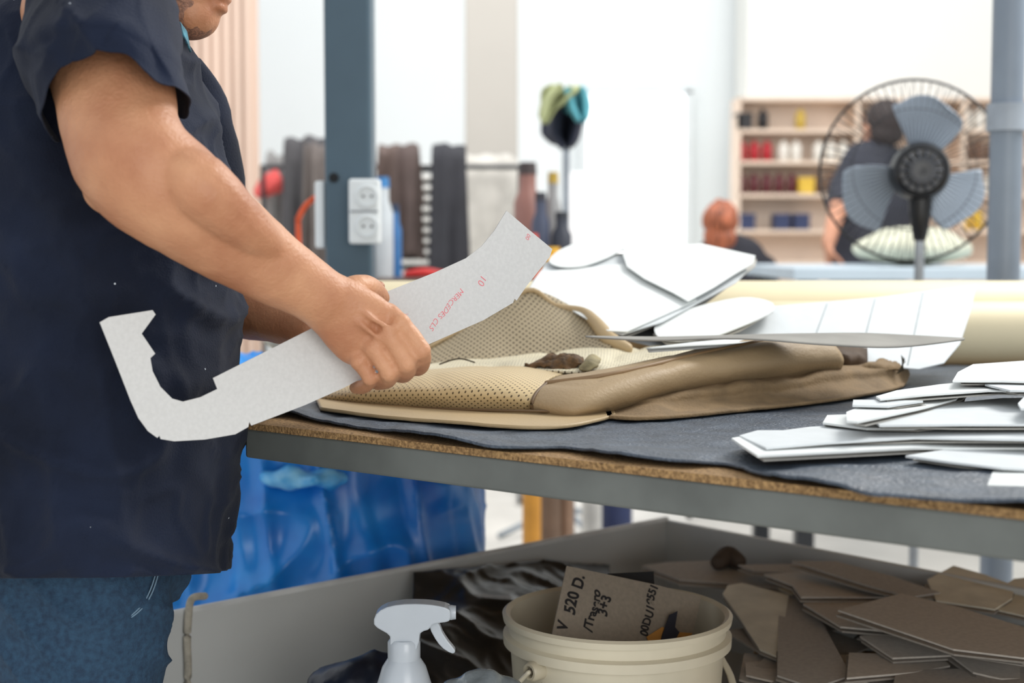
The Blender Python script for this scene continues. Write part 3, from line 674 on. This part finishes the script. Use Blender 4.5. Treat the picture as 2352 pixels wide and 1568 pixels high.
near=[
 ([(2268,1116),(2280,1085),(2310,1072),(2440,1066),(2440,1122)],.007),
 ([(2080,1048),(2200,1030),(2440,1018),(2440,1084),(2300,1076),(2180,1062)],.012),
 ([(1740,1048),(1700,1022),(1680,1008),(1712,1002),(2000,1002),(2300,1010),(2440,1020),(2440,1030),(2100,1030)],.018),
 ([(1698,1002),(1740,990),(1800,990),(1860,982),(2050,972),(2300,984),(2440,998),(2440,1012),(2100,1006),(1900,1018),(1760,1030)],.0245),
 ([(1890,972),(1900,955),(1985,952),(2100,960),(2200,970),(2100,985),(1990,985)],.031),
 ([(2005,966),(2012,950),(2100,935),(2300,916),(2440,914),(2440,976),(2200,976),(2020,978)],.037),
 ([(1945,968),(1944,948),(1990,930),(2110,905),(2190,898),(2208,904),(2196,918),(2110,940),(1970,970)],.043),
 ([(1958,932),(1960,920),(2020,920),(2120,922),(2040,934)],.0485),
 ([(2012,912),(2060,898),(2160,884),(2270,874),(2440,880),(2440,900),(2270,898),(2120,908),(2022,918)],.054),
 ([(2262,884),(2352,872),(2440,870),(2440,898),(2320,898)],.059),
 ([(2188,876),(2200,856),(2235,838),(2352,830),(2440,830),(2440,880),(2300,876)],.0645),
 ([(2338,928),(2360,905),(2440,900),(2440,940),(2345,940)],.052)]
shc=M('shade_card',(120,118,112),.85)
for i,(o_,h) in enumerate(near):
    nn=V((random.uniform(-.035,.035),random.uniform(-.03,.01),1)).normalized()
    cx_=sum(p[0] for p in o_)/len(o_); cy_=sum(p[1] for p in o_)/len(o_)
    c0=Z(cx_,cy_,T+h)
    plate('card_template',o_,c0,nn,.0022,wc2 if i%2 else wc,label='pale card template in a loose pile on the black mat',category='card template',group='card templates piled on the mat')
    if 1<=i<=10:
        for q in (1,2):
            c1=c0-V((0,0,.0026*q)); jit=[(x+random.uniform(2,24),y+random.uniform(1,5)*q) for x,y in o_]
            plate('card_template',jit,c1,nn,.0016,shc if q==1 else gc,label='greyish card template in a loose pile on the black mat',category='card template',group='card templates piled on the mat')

# ================= held template
ta=P(230,740,1.44); tbp=P(850,780,1.583); tcp=P(1163,484,1.68)
tn=norm3(ta,tbp,tcp)
J=[(1163,484),(1215,528),(1268,572),(1262,590),(1240,618),(1210,655),(1186,690),(1181,686),(1178,695),(1110,735),(985,790),(880,842),(790,890),(700,930),(577,977),(572,968),(570,980),(540,997),(470,1009),(400,1013),(369,1008),(366,1000),(361,1005),(340,990),(318,960),(300,920),(265,830),(229,740),(250,728),(350,712),(357,722),(325,766),(356,812),(345,822),(350,852),(368,888),(395,915),(420,922),(460,912),(499,893),(489,868),(600,812),(700,762),(880,673),(1000,625),(1070,593),(1105,566),(1135,530),(1150,505)]
ht=plate('held_card_template',J,ta,tn,.0016,M('grey_template_card',(202,202,200),.85,.02,260,.05,500),label='grey hooked card template with red handwriting held in the hand',category='card template')
red=M('red_ink',(232,95,108),.6)
to=ta+tn*.0009
def tx(s,p,q,size):
    a=PL(*p,to,tn); b=PL(*q,to,tn); text('handwriting',s,a,b-a,tn,size,red,parent=ht,off=-.018)
tx('10',(1106,628),(1090,658),.0125)
tx('MERCEDES CLS',(1058,660),(980,756),.0092)
tx('00',(1212,534),(1198,560),.0075)
tx('/',(926,722),(930,730),.008)

# ================= main person
skin=M('skin_tan',(198,146,110),.48,col2=(170,114,82),scale=14,bump=.26,bscale=260,sss=.05,spec=.4)
def pr(px,py,Y,rpx): return P(px,py,Y),rpx*Y/F
arm=[pr(165,20,1.53,120),pr(225,110,1.49,134),pr(262,210,1.45,136),pr(278,300,1.43,134),pr(316,380,1.415,137),pr(400,450,1.425,130),pr(498,526,1.45,111),pr(605,600,1.48,90),pr(690,652,1.505,75),pr(748,690,1.522,70)]
G=[tubegeo([a[0] for a in arm],[(a[1],a[1]*.88) for a in arm],30,V((0,-1,0)),6)]
G.append(ellip(P(255,432,1.43),(.028,.03,.028)))
# forearm muscle bellies
G.append(tubegeo([P(360,372,1.405),P(455,430,1.40),P(560,520,1.43),P(650,600,1.48)],[.024,.034,.026,.014],16,V((0,-1,0)),5))
G.append(tubegeo([P(742,686,1.52),P(775,708,1.527),P(812,738,1.533),P(846,768,1.54),P(862,782,1.543)],[(.033,.026),(.036,.024),(.040,.020),(.041,.017),(.038,.014)],22,V((0,-1,0)),5))
fing=[([(893,716,1.542),(920,742,1.536),(967,805,1.532),(967,838,1.560),(948,846,1.592)],.0108),
      ([(862,742,1.541),(890,770,1.529),(934,836,1.524),(928,858,1.555),(908,860,1.590)],.0104),
      ([(832,772,1.541),(856,800,1.530),(893,856,1.527),(884,876,1.558),(864,878,1.590)],.0099),
      ([(802,800,1.542),(824,830,1.534),(850,868,1.536),(838,886,1.562),(816,890,1.590)],.0089)]
for pth,r in fing:
    G.append(tubegeo([P(*q) for q in pth],[r*1.0,r*1.0,r*.98,r*.9,r*.82],14,V((0,-1,.1)),5))
    G.append(ellip(P(pth[1][0],pth[1][1],pth[1][2]-.004),(r*1.1,r*.95,r*1.1)))
    G.append(ellip(P(pth[2][0],pth[2][1],pth[2][2]-.002),(r*1.05,r*1.05,r*1.05)))
G.append(tubegeo([P(775,690,1.54),P(820,662,1.553),P(858,668,1.585),P(888,705,1.615),P(905,740,1.617)],[.017,.0155,.0125,.011,.009],14,V((0,-1,.1)),5))
for q in [[(820,700,1.515),(860,735,1.515),(905,755,1.521)],[(800,722,1.513),(838,752,1.515),(875,782,1.520)]]:
    G.append(tubegeo([P(*p) for p in q],[.003,.0035,.003],8,V((0,-1,.1)),4))
G.append(tubegeo([(-.47,1.86,1.36),(-.44,1.92,1.24),P(440,690,1.9),P(560,712,1.87),P(640,736,1.83),P(715,758,1.79)],[.06,.055,.045,.038,.03,.026],22,V((0,-1,0)),6))
add_hand(G,P(722,762,1.785),(1,-.3,-.02),(0,-1,0),(0,0,1),.75,.92)
CY=1.70
G.append(tubegeo([(-.505,CY,.82),(-.49,CY,1.0),(-.5,CY,1.2),(-.515,CY,1.34),(-.515,CY,1.40)],[(.16,.11),(.165,.125),(.17,.12),(.175,.10),(.12,.07)],28,V((1,0,0)),5))
G.append(tubegeo([(-.51,CY,1.36),(-.475,CY,1.44),(-.445,CY,1.50)],[.065,.06,.058]))
hc=V((-.412,CY,1.508)); Rh=Matrix.Rotation(math.radians(14),3,'Y')
G+=headgeo(hc,Rh)
for yy,xo in((1.62,0),(1.81,-.08)):
    G.append(tubegeo([(-.51+xo*.4,yy,.82),(-.50+xo,yy-.01,.5),(-.51+xo,yy-.02,.12)],[.07,.055,.04])); G.append(tubegeo([(-.54+xo,yy-.02,.05),(-.36+xo,yy-.02,.04)],[.04,.035]))
def skd(p):
    return .0006*noise.noise(p*60)+.0012*noise.noise(p*22)
me_=remesh('person',G,.0025,skin,5,skd,label='man in navy t-shirt and jeans holding a card template',category='person')
remesh('hair',[ellip(hc+Rh@V((-.025,0,.05)),(.1,.083,.09),Rh)],.008,M('short_dark_hair',(50,40,34),.7,.1,80,.4,300),3,parent=me_)
remesh('stubble',[ellip(hc+Rh@V((.05,0,-.076)),(.037,.043,.032),Rh),ellip(hc+Rh@V((.024,-.032,-.056)),(.044,.0222,.0342),Rh),ellip(hc+Rh@V((.024,.032,-.056)),(.044,.0222,.0342),Rh)],.004,M('stubble_skin',(162,116,92),.6,scale=300,col2=(108,78,64),bump=.3,bscale=500),4,parent=me_)
for sg in(-1,1):
    lathe('eye',[(.0001,0),(.009,.002),(.012,.008),(.009,.016),(.0001,.018)],hc+Rh@V((.074,sg*.032,.012)),M('eye_white',(230,228,222),.2),parent=me_,n=16)
shm=M('navy_cotton',(20,28,46),.9,.24,5,.3,420,sheen=.04,lint=True,spec=.25)
def wrk(amp):
    def f(p):
        s=noise.noise(V((p.x*8+p.z*5,p.y*6,p.z*9)))
        r=1-abs(noise.noise(V((p.x*7-p.z*9,p.y*5+3,p.z*10+p.x*8))))*2.2
        r2=1-abs(noise.noise(V((p.x*15,p.y*9+7,p.z*2.5+p.x*5))))*2.4
        r3=1-abs(noise.noise(V((p.x*22+p.z*14,p.y*14,p.z*20-p.x*10))))*2.6
        lo=max(.15,min(1,(1.15-p.z)/.3))
        d=amp*(.6*s+1.1*max(0,r)**2.5+.15*noise.noise(p*30)+.9*lo*max(0,r2)**2.5+.35*max(0,r3)**3-.55)
        q=V((p.x+.5,p.y-CY,0)); q=q.normalized() if q.length>1e-4 else V((0,0,1))
        p=p+q*d
        if p.z<.95: p.z-=(p.y-1.49)*.2*min(1,(.95-p.z)/.15)
        return p
    return f
tr=[(.797,-.505,.148,.210),(.806,-.504,.151,.212),(.87,-.500,.157,.207),(.95,-.496,.163,.202),(1.05,-.493,.165,.2),(1.15,-.496,.158,.2),(1.25,-.502,.148,.2),(1.33,-.508,.136,.198),(1.385,-.512,.118,.185),(1.42,-.508,.098,.15),(1.445,-.495,.082,.105),(1.455,-.49,.075,.085)]
rs=[ell((cx,CY),a,b,z,n=220,pw=.88) for z,cx,a,b in tr]
shirt=rings('t_shirt',rs,shm,kl=14,disp=wrk(.0125),solid=.0022,parent=me_,label='navy cotton t-shirt')
hem=[(128,326,1.49),(108,262,1.43),(124,196,1.392),(165,150,1.37),(225,124,1.355),(288,122,1.352),(330,160,1.362),(368,192,1.385),(412,205,1.41),(440,232,1.45),(428,276,1.50),(385,262,1.545),(310,250,1.58),(230,262,1.59),(165,300,1.55)]
m1=[(62,170,1.50),(48,110,1.44),(70,60,1.395),(120,40,1.37),(190,30,1.36),(262,32,1.36),(320,56,1.375),(362,80,1.40),(398,105,1.43),(420,135,1.47),(415,150,1.52),(370,130,1.57),(300,110,1.60),(200,110,1.61),(110,140,1.57)]
hemv=crom([P(*q) for q in hem],7,closed=True); m1v=crom([P(*q) for q in m1],7,closed=True)
cc=V((-.49,1.56,1.40)); m2v=[ (p-cc)*.84+cc+V((.0,.05,.062)) for p in m1v]; m3v=[(p-cc)*.5+cc+V((-.01,.10,.06)) for p in m1v]
h0=[p.copy() for p in hemv]
sl=[h0,[h0[i].lerp(m1v[i],.07) for i in range(len(h0))],[h0[i].lerp(m1v[i],.5)+V((0,-.006,0)) for i in range(len(h0))],m1v,m2v,m3v]
def wr2(p):
    r=1-abs(noise.noise(V((p.x*18+p.z*12,p.y*8,p.z*12))))*2
    r2=1-abs(noise.noise(V((p.x*34-p.z*10,p.y*14,p.z*14))))*2.2
    return p+V((-.2,-1,.2)).normalized()*(.006*noise.noise(p*16)+.010*max(0,r)**3+.005*max(0,r2)**3)
rings('sleeve',sl,shm,kl=10,disp=wr2,solid=.0016,parent=shirt)
fs_=[]
for c,r in (((-.48,1.80,1.38),.09),((-.46,1.86,1.34),.088),((-.44,1.90,1.25),.082),((-.435,1.915,1.2),.08)):
    fs_.append([V(c)+V((r*math.cos(t),r*.75*math.sin(t),.0)) for t in [2*math.pi*j/40 for j in range(40)]])
rings('sleeve',fs_,shm,kl=5,disp=wr2,solid=.0025,parent=shirt)
ttm=M('teal_trim',(60,140,160),.7,scale=80,col2=(20,40,60))
tube('collar',[V((-.487+.072*math.cos(t),CY+.078*math.sin(t),1.452-.012*math.cos(t))) for t in [2*math.pi*j/40 for j in range(41)]],.006,ttm,n=10,k=1,parent=shirt)
grid('striped_trim',G3([[(412,50,1.60),(418,75,1.60),(428,96,1.60)],[(428,72,1.63),(432,92,1.63),(438,120,1.63)]]),ttm,k=4,solid=.002,parent=shirt)
dn=M('blue_denim',(40,72,98),.85,scale=160,col2=(26,50,74),bump=.5,bscale=600)
def jd(p): 
    r=1-abs(noise.noise(V((p.x*10,p.y*8,p.z*16+p.x*14))))*2
    return .003*noise.noise(p*22)+.007*max(0,r)**3
jn=[tubegeo([(-.505,CY,.86),(-.505,CY,.80)],[(.165,.125),(.165,.125)],28,V((1,0,0)),3),
    tubegeo([(-.510,1.635,.83),(-.508,1.632,.76),(-.51,1.622,.64),(-.515,1.61,.46),(-.52,1.60,.1)],[(.098,.112),(.098,.110),(.094,.102),.078,.065],24,V((1,0,0)),4),
    tubegeo([(-.52,1.79,.83),(-.56,1.80,.66),(-.58,1.80,.48),(-.59,1.80,.1)],[.1,.096,.078,.065],24,V((1,0,0)),4)]
je=remesh('jeans',jn,.005,dn,5,jd,parent=me_,label='blue denim jeans')
stc=M('stitch_pale',(110,136,156),.7)
for da in(0,.05):
    tube('pocket_stitch',[(-.51+.115*math.sin(a-da),1.634-.102*math.cos(a-da),z) for a,z in ((1.25,.80),(1.2,.775),(1.05,.75),(.85,.735),(.6,.728))],.0009,stc,n=6,k=5,parent=je)
remesh('shoes',[tubegeo([(-.56+xo,yy,.05),(-.47+xo,yy,.055),(-.33+xo,yy,.045)],[.05,.052,.042]) for yy,xo in((1.60,0),(1.80,-.08))],.008,blk,4,parent=me_)

# ================= under the table
C1=Z(1530,1193,.62); C2=Z(335,1422,.62); ub=(C2-C1).normalized(); vb=V((-ub.y,ub.x,0))
if vb.y>0: vb=-vb
gm=M('grey_board',(188,190,188),.55,.03,4,.05,60)
bn=empty('storage_bin',(C1.x,C1.y,0),label='large open grey board storage bin standing under the table',category='bin')
def wallp(a,b,z0,z1,th=.012,nm='side_panel',m=gm):
    d=b-a; c=(a+b)/2; rz=math.atan2(d.y,d.x)
    return mk(nm,*boxgeo((c.x,c.y,(z0+z1)/2),(d.length,th,z1-z0),rz),m,smooth=False,bev=.002,parent=bn)
C1f=V((C1.x,C1.y,0)); C2f=V((C2.x,C2.y,0)); C4=C1f+vb*1.15; C3=C2f+vb*1.15
wallp(C1f,C2f,.385,.62); wallp(C1f,C4,.385,.62); wallp(C2f,C3,.385,.42,nm='front_lip'); wallp(C3,C4,.385,.42,nm='front_lip')
prism('bin_floor',[C1f,C4,C3,C2f],.385,.40,gm,parent=bn)
tube('rim_edge',[C1+V((0,0,.0)),(C1+C2)/2,C2],.006,M('grey_rim',(205,207,206),.5),n=10,k=2,parent=bn)
for q in (C1f+ub*.05+vb*.05,C2f-ub*.05+vb*.05,C3-ub*.05-vb*.05,C4+ub*.05-vb*.05):
    mk('leg',*boxgeo((q.x,q.y,.1925),(.05,.05,.385)),fm2,smooth=False,bev=.002,parent=bn)
o_=C1+vb*.014
rp=lambda x,y: PL(x,y,o_,vb)
tube('rope',[rp(466,1392)+V((0,.012,.012)),rp(440,1392)+V((0,0,.01)),rp(432,1425),rp(430,1480),rp(432,1530),rp(430,1600)],.0055,M('grey_rope',(170,164,150),.9,.1,80,.5,300),k=6,n=12,label='grey rope hanging over the side panel of the bin',category='rope')
# blue bag: thin plastic with broad pleats
def bagd(p):
    d=.025*noise.noise(p*4)
    pl_=max(0,1-abs(noise.noise(V((p.x*17+p.z*3,p.y*8,p.z*1.4))))*2.4)
    r2=max(0,1-abs(noise.noise(V((p.x*7-p.z*6,p.y*6,p.z*5+p.x*5))))*2.2)
    return d+.018*pl_**1.5+.022*r2**1.5
bb=M('blue_plastic',(0,84,178),.33,scale=5,col2=(30,152,235),spec=.6)
bag=remesh('plastic_bag',[tubegeo([(-.40,2.6,.06),(-.42,2.6,.35),(-.425,2.6,.66),(-.42,2.6,.80)],[(.32,.18),(.37,.2),(.36,.19),(.28,.15)],28,V((0,1,0)),5)],.007,bb,2,bagd,label='full translucent blue plastic bag standing behind the bin',category='bag')
remesh('bag_highlight',[ellip(P(690,1098,2.43),(.07,.03,.018)),ellip(P(770,1100,2.45),(.03,.02,.02))],.005,M('light_blue_highlight',(150,215,250),.3,scale=30,col2=(50,160,230)),1,lambda p:.012*noise.noise(p*30),parent=bag)  # pale blue blobs modelled in place of highlights on the bag
def cup(px,Y,r,h,col,lab,cat='container'):
    p=P(px,600,Y); return lathe('floor_container',[(.0001,0),(r*.9,0),(r,.02),(r,h*.9),(r*1.06,h*.92),(r*1.06,h),(.0001,h)],(p.x,Y,0),M('cont_%d%d%d'%col,col,.5),n=30,label=lab,category=cat)
cup(1222,4.2,.028,.45,(200,140,50),'ochre tube standing on the floor'); cup(1265,4.4,.04,.5,(112,90,74),'brown drum standing on the floor'); cup(1305,4.4,.02,.5,(140,112,92),'tan tube standing on the floor')
cup(1420,4.6,.05,.45,(36,50,92),'navy tub standing on the floor'); cup(1365,4.8,.04,.45,(230,228,222),'white tub standing on the floor')
# black plastic sheet lying against the back panel
bp_=M('black_film',(34,36,38),.34,.2,12,.15,50,spec=.5)
def crn(p):
    r=1-abs(noise.noise(p*9))*2.2; r2=1-abs(noise.noise(p*24+V((3,1,2))))*2.2
    return p+V((0,-.6,.8))*(.012*noise.noise(p*7)+.010*max(0,r)**2+.003*max(0,r2)**2)
ob2=C1+vb*.035
grid('black_plastic_sheet',[[PL(x,y,ob2,vb) for x,y in ((950,1318),(1060,1302),(1180,1300),(1300,1300),(1400,1298))],
 [P(945,1400,2.16),P(1060,1385,2.2),P(1180,1372,2.26),P(1300,1372,2.32),P(1400,1368,2.38)],
 [P(935,1460,2.04),P(1040,1450,2.08),P(1150,1450,2.14),P(1280,1440,2.20),P(1390,1440,2.26)],
 [P(905,1520,1.96),P(1010,1520,1.98),P(1130,1520,2.05),P(1250,1520,2.12),P(1380,1520,2.18)],
 [P(850,1610,1.88),P(980,1610,1.9),P(1100,1610,1.95),P(1230,1610,2.02),P(1370,1600,2.1)]],bp_,k=16,solid=.002,disp=crn,label='wrinkled black plastic sheet covering the bottom of the bin',category='plastic sheet')
def cr3(p): return .008*noise.noise(p*15)+.008*max(0,1-abs(noise.noise(p*11))*2)**3+.004*noise.noise(p*45)
remesh('navy_bag',[ellip(P(850,1600,1.84),(.08,.05,.055)),ellip(P(790,1590,1.84),(.04,.04,.04))],.005,M('navy_film',(24,32,50),.4,.2,12,.2,60),1,cr3,label='crumpled dark navy plastic bag in the bin',category='bag')
remesh('clear_film',[ellip(P(1110,1600,1.68),(.045,.035,.028))],.0035,M('clear_film',(150,160,165),.15,.2,30,.4,60,spec=.8,trans=.4),1,lambda p:.012*noise.noise(p*40),label='crumpled clear plastic film next to the bucket',category='plastic film')
bc=P(1417,1406,1.85); bz=.401; H=bc.z-bz
bkm=M('cream_plastic',(204,196,174),.4,.05,8,.04,40)
bu=empty('bucket',(bc.x,bc.y,bz),label='cream plastic bucket holding cardboard offcuts, in the bin',category='bucket')
lathe('bucket_body',[(.0001,.002),(.122,0),(.125,.006),(.141,H-.040),(.150,H-.038),(.1505,H-.026),(.143,H-.023),(.143,H-.010),(.150,H-.008),(.1515,H),(.147,H+.003),(.141,H-.001),(.138,H-.03),(.120,.012),(.0001,.01)],(bc.x,bc.y,bz),bkm,n=80,parent=bu)
dirh=V((-.74,-.67,0)).normalized()
hb=V((bc.x,bc.y,bz+H-.048))+dirh*.1425
axh=dirh.to_track_quat('Z','Y').to_matrix()
lathe('handle_pivot',[(.0001,-.01),(.0125,-.01),(.0125,.009),(.0105,.012),(.0075,.012),(.0065,.006),(.0001,.006)],hb+dirh*.004,M('pivot_plastic',(184,175,152),.4),axis=axh,parent=bu,n=28)
lathe('pivot_pin',[(.0001,0),(.004,0),(.004,.005),(.0001,.006)],hb+dirh*.010,M('pivot_dark',(100,92,78),.4),axis=axh,parent=bu,n=20)
sd=V((.67,-.74,0))
tube('handle',[hb+dirh*.016,hb+dirh*.018-sd*.012+V((0,0,-.012)),hb+dirh*.02-sd*.03+V((0,0,-.032)),hb+dirh*.035-sd*.035+V((0,0,-.09)),V((bc.x-.02,bc.y-.20,bz+H-.20)),V((bc.x+.12,bc.y-.15,bz+H-.16)),V((bc.x+.152,bc.y-.02,bz+H-.10)),V((bc.x+.143,bc.y+.03,bz+H-.07))],[(.005,.003)]*8,bkm,k=6,n=10,parent=bu)
ca=P(1268,1450,1.80); cb=P(1300,1300,1.86); ccx=P(1608,1370,1.90); cn=norm3(ca,cb,ccx)
brc=M('brown_card',(134,124,110),.85,.04,200,.08,500)
card=plate('cardboard_sheet',[(1240,1585),(1268,1452),(1301,1300),(1505,1343),(1609,1371),(1592,1450),(1570,1540),(1560,1590)],ca,cn,.003,brc,label='grey-brown cardboard sheet with black handwriting standing in the bucket',category='cardboard')
ink=M('black_ink',(18,18,22),.6); co_=ca+cn*.0019
def tx2(s,p,q,size):
    a=PL(*p,co_,cn); b=PL(*q,co_,cn); text('handwriting',s,a,b-a,cn,size,ink,parent=card,off=.03,shear=.05)
tx2('V',(1302,1452),(1308,1430),.020); tx2('520 D.',(1320,1414),(1338,1335),.0215); tx2('/Trasero',(1360,1452),(1378,1372),.0172); tx2('3+3',(1394,1418),(1404,1375),.019); tx2('00DU19551',(1488,1464),(1509,1354),.0156)
plate('dark_card_sheet',[(1395,1318),(1500,1313),(1502,1345),(1500,1420),(1400,1420)],ca+cn*-.03,cn,.004,M('near_black_card',(30,34,38),.4),label='small black board standing behind the cardboard in the bucket',category='board')
plate('orange_offcut',[(1485,1462),(1520,1440),(1560,1452),(1590,1454),(1560,1500),(1500,1500)],ca+cn*.006,cn,.002,M('orange_card',(180,126,56),.7),label='orange card offcut in the bucket',category='card offcut')
plate('navy_offcut',[(1520,1460),(1537,1412),(1556,1403),(1550,1440),(1560,1452),(1540,1490),(1515,1490)],ca+cn*.01,cn,.002,M('navy_card',(26,30,44),.6),label='dark navy offcut in the bucket',category='card offcut')
sp=P(928,1500,1.66); sb_=M('translucent_plastic',(200,208,216),.25,.04,10,spec=.6,trans=.25)
SB=empty('spray_bottle',(sp.x,sp.y,.401),label='translucent white plastic spray bottle with trigger head',category='spray bottle')
zb=.402; zn=sp.z
lathe('bottle_body',[(.0001,0),(.034,0),(.037,.006),(.037,(zn-zb)*.72),(.034,(zn-zb)*.84),(.026,(zn-zb)*.94),(.016,zn-zb),(.0001,zn-zb)],(sp.x,sp.y,zb),sb_,n=40,parent=SB)
lathe('collar',[(.0001,-.012),(.0185,-.012),(.0195,-.008),(.0195,.014),(.017,.018),(.0001,.018)],(sp.x,sp.y,zn),sb_,n=24,parent=SB)
yp=(P(928,1440,1.66),V((0,-1,0)))
hd1=smooth_out([(861,1428),(866,1404),(890,1388),(930,1381),(975,1381),(1008,1385),(1032,1392),(1036,1404),(1033,1420),(1012,1424),(995,1428),(985,1440),(966,1448),(958,1486),(902,1486),(898,1455),(880,1442)],2)
plate('trigger_head',hd1,yp[0],yp[1],.026,sb_,bev=.004,parent=SB)
tg=smooth_out([(986,1432),(1006,1426),(1016,1448),(1030,1470),(1046,1490),(1040,1498),(1018,1486),(1000,1464)],2)
plate('trigger',tg,yp[0],yp[1],.012,sb_,bev=.002,parent=SB)
lathe('nozzle',[(.0001,0),(.008,0),(.009,.004),(.008,.010),(.0001,.01)],P(1028,1406,1.66),sb_,axis=Matrix.Rotation(math.pi/2,3,'Y'),n=20,parent=SB)
cbm=M('carton',(176,140,96),.85,.06,20)
kx=P(1900,1500,1.86)
carton=mk('cardboard_box',*boxgeo((kx.x+.17,kx.y+.03,.474),(.54,.34,.146),-.25),cbm,smooth=False,bev=.003,label='brown cardboard carton under the pile of card offcuts',category='cardboard box')
mk('box_flap',*boxgeo((kx.x-.04,kx.y-.18,.5),(.12,.05,.003),-.25),cbm,smooth=False,parent=carton)
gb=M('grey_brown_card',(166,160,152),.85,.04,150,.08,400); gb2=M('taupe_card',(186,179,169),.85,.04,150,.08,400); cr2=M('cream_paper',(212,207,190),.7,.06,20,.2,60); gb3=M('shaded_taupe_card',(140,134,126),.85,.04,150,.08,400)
def offcut(o_,z,nn,m):
    cx_=sum(p[0] for p in o_)/len(o_); cy_=sum(p[1] for p in o_)/len(o_)
    plate('card_offcut',o_,Z(cx_,cy_,z),nn,.0026,m,label='cream paper template on the offcut pile in the bin' if m is cr2 else 'grey-brown cardboard offcut in a pile in the bin',category='card offcut',group='card offcuts piled in the bin')
def rn(): return V((random.uniform(-.05,.05),random.uniform(-.07,.02),1)).normalized()
for i in range(26):
    cx_=random.uniform(1760,2380); cy_=random.uniform(1320,1570); L=random.uniform(80,170); a0=random.uniform(-.25,.25)
    o_=[]
    nv=random.choice((4,5,6))
    for k in range(nv):
        t=2*math.pi*(k+random.uniform(-.2,.2))/nv
        ex,ey=L*math.cos(t),L*.30*math.sin(t); o_.append((cx_+ex,cy_+ey+ex*a0))
    offcut(o_,.553+.0009*i,rn(),random.choice((gb,gb2,gb3,gb2,cr2)))
low=[([(1790,1372),(1860,1378),(1955,1552),(1870,1580),(1785,1552)],.580,gb),
 ([(1945,1558),(1950,1500),(2160,1508),(2182,1530),(2100,1545)],.582,gb2),
 ([(2050,1580),(2060,1540),(2352,1535),(2440,1560),(2440,1600)],.584,gb),
 ([(2165,1492),(2260,1500),(2352,1530),(2440,1560),(2300,1560),(2235,1545)],.588,gb2),
 ([(1660,1365),(1672,1345),(1705,1340),(1812,1368),(1800,1440),(1792,1512),(1745,1492),(1702,1425)],.586,cr2),
 ([(1975,1462),(2100,1452),(2300,1500),(2352,1530),(2180,1506),(2050,1512)],.592,gb2),
 ([(1475,1300),(1530,1292),(1640,1288),(1740,1308),(1850,1335),(1800,1352),(1560,1332)],.584,gb),
 ([(1845,1388),(1870,1376),(1990,1368),(2110,1408),(2160,1440),(2060,1452),(1930,1440)],.600,gb2),
 ([(1695,1298),(1990,1294),(2130,1316),(2000,1330),(1730,1312)],.598,gb),
 ([(1755,1320),(1900,1310),(2150,1358),(2050,1372),(1840,1372),(1820,1345)],.606,gb2),
 ([(2130,1332),(2190,1300),(2260,1320),(2330,1346),(2325,1375),(2285,1400),(2150,1380)],.614,cr2),
 ([(1818,1290),(1920,1290),(2050,1325),(2160,1362),(2090,1372),(1990,1345)],.620,gb),
 ([(1925,1402),(2070,1364),(2200,1395),(2352,1442),(2460,1475),(2352,1512),(2190,1492)],.624,gb2),
 ([(2240,1390),(2330,1330),(2440,1320),(2440,1430),(2352,1415)],.608,cr2)]
for i,(o_,z,m) in enumerate(low):
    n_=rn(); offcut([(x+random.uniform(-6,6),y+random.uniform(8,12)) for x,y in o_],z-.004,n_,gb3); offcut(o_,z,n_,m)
tube('fabric_scrap',[Z(1650,1290,.6),Z(1672,1276,.605),Z(1696,1288,.6)],[.014,.018,.014],M('brown_core',(70,58,48),.8),label='small brown fabric scrap behind the offcut pile',category='scrap')
print('done')
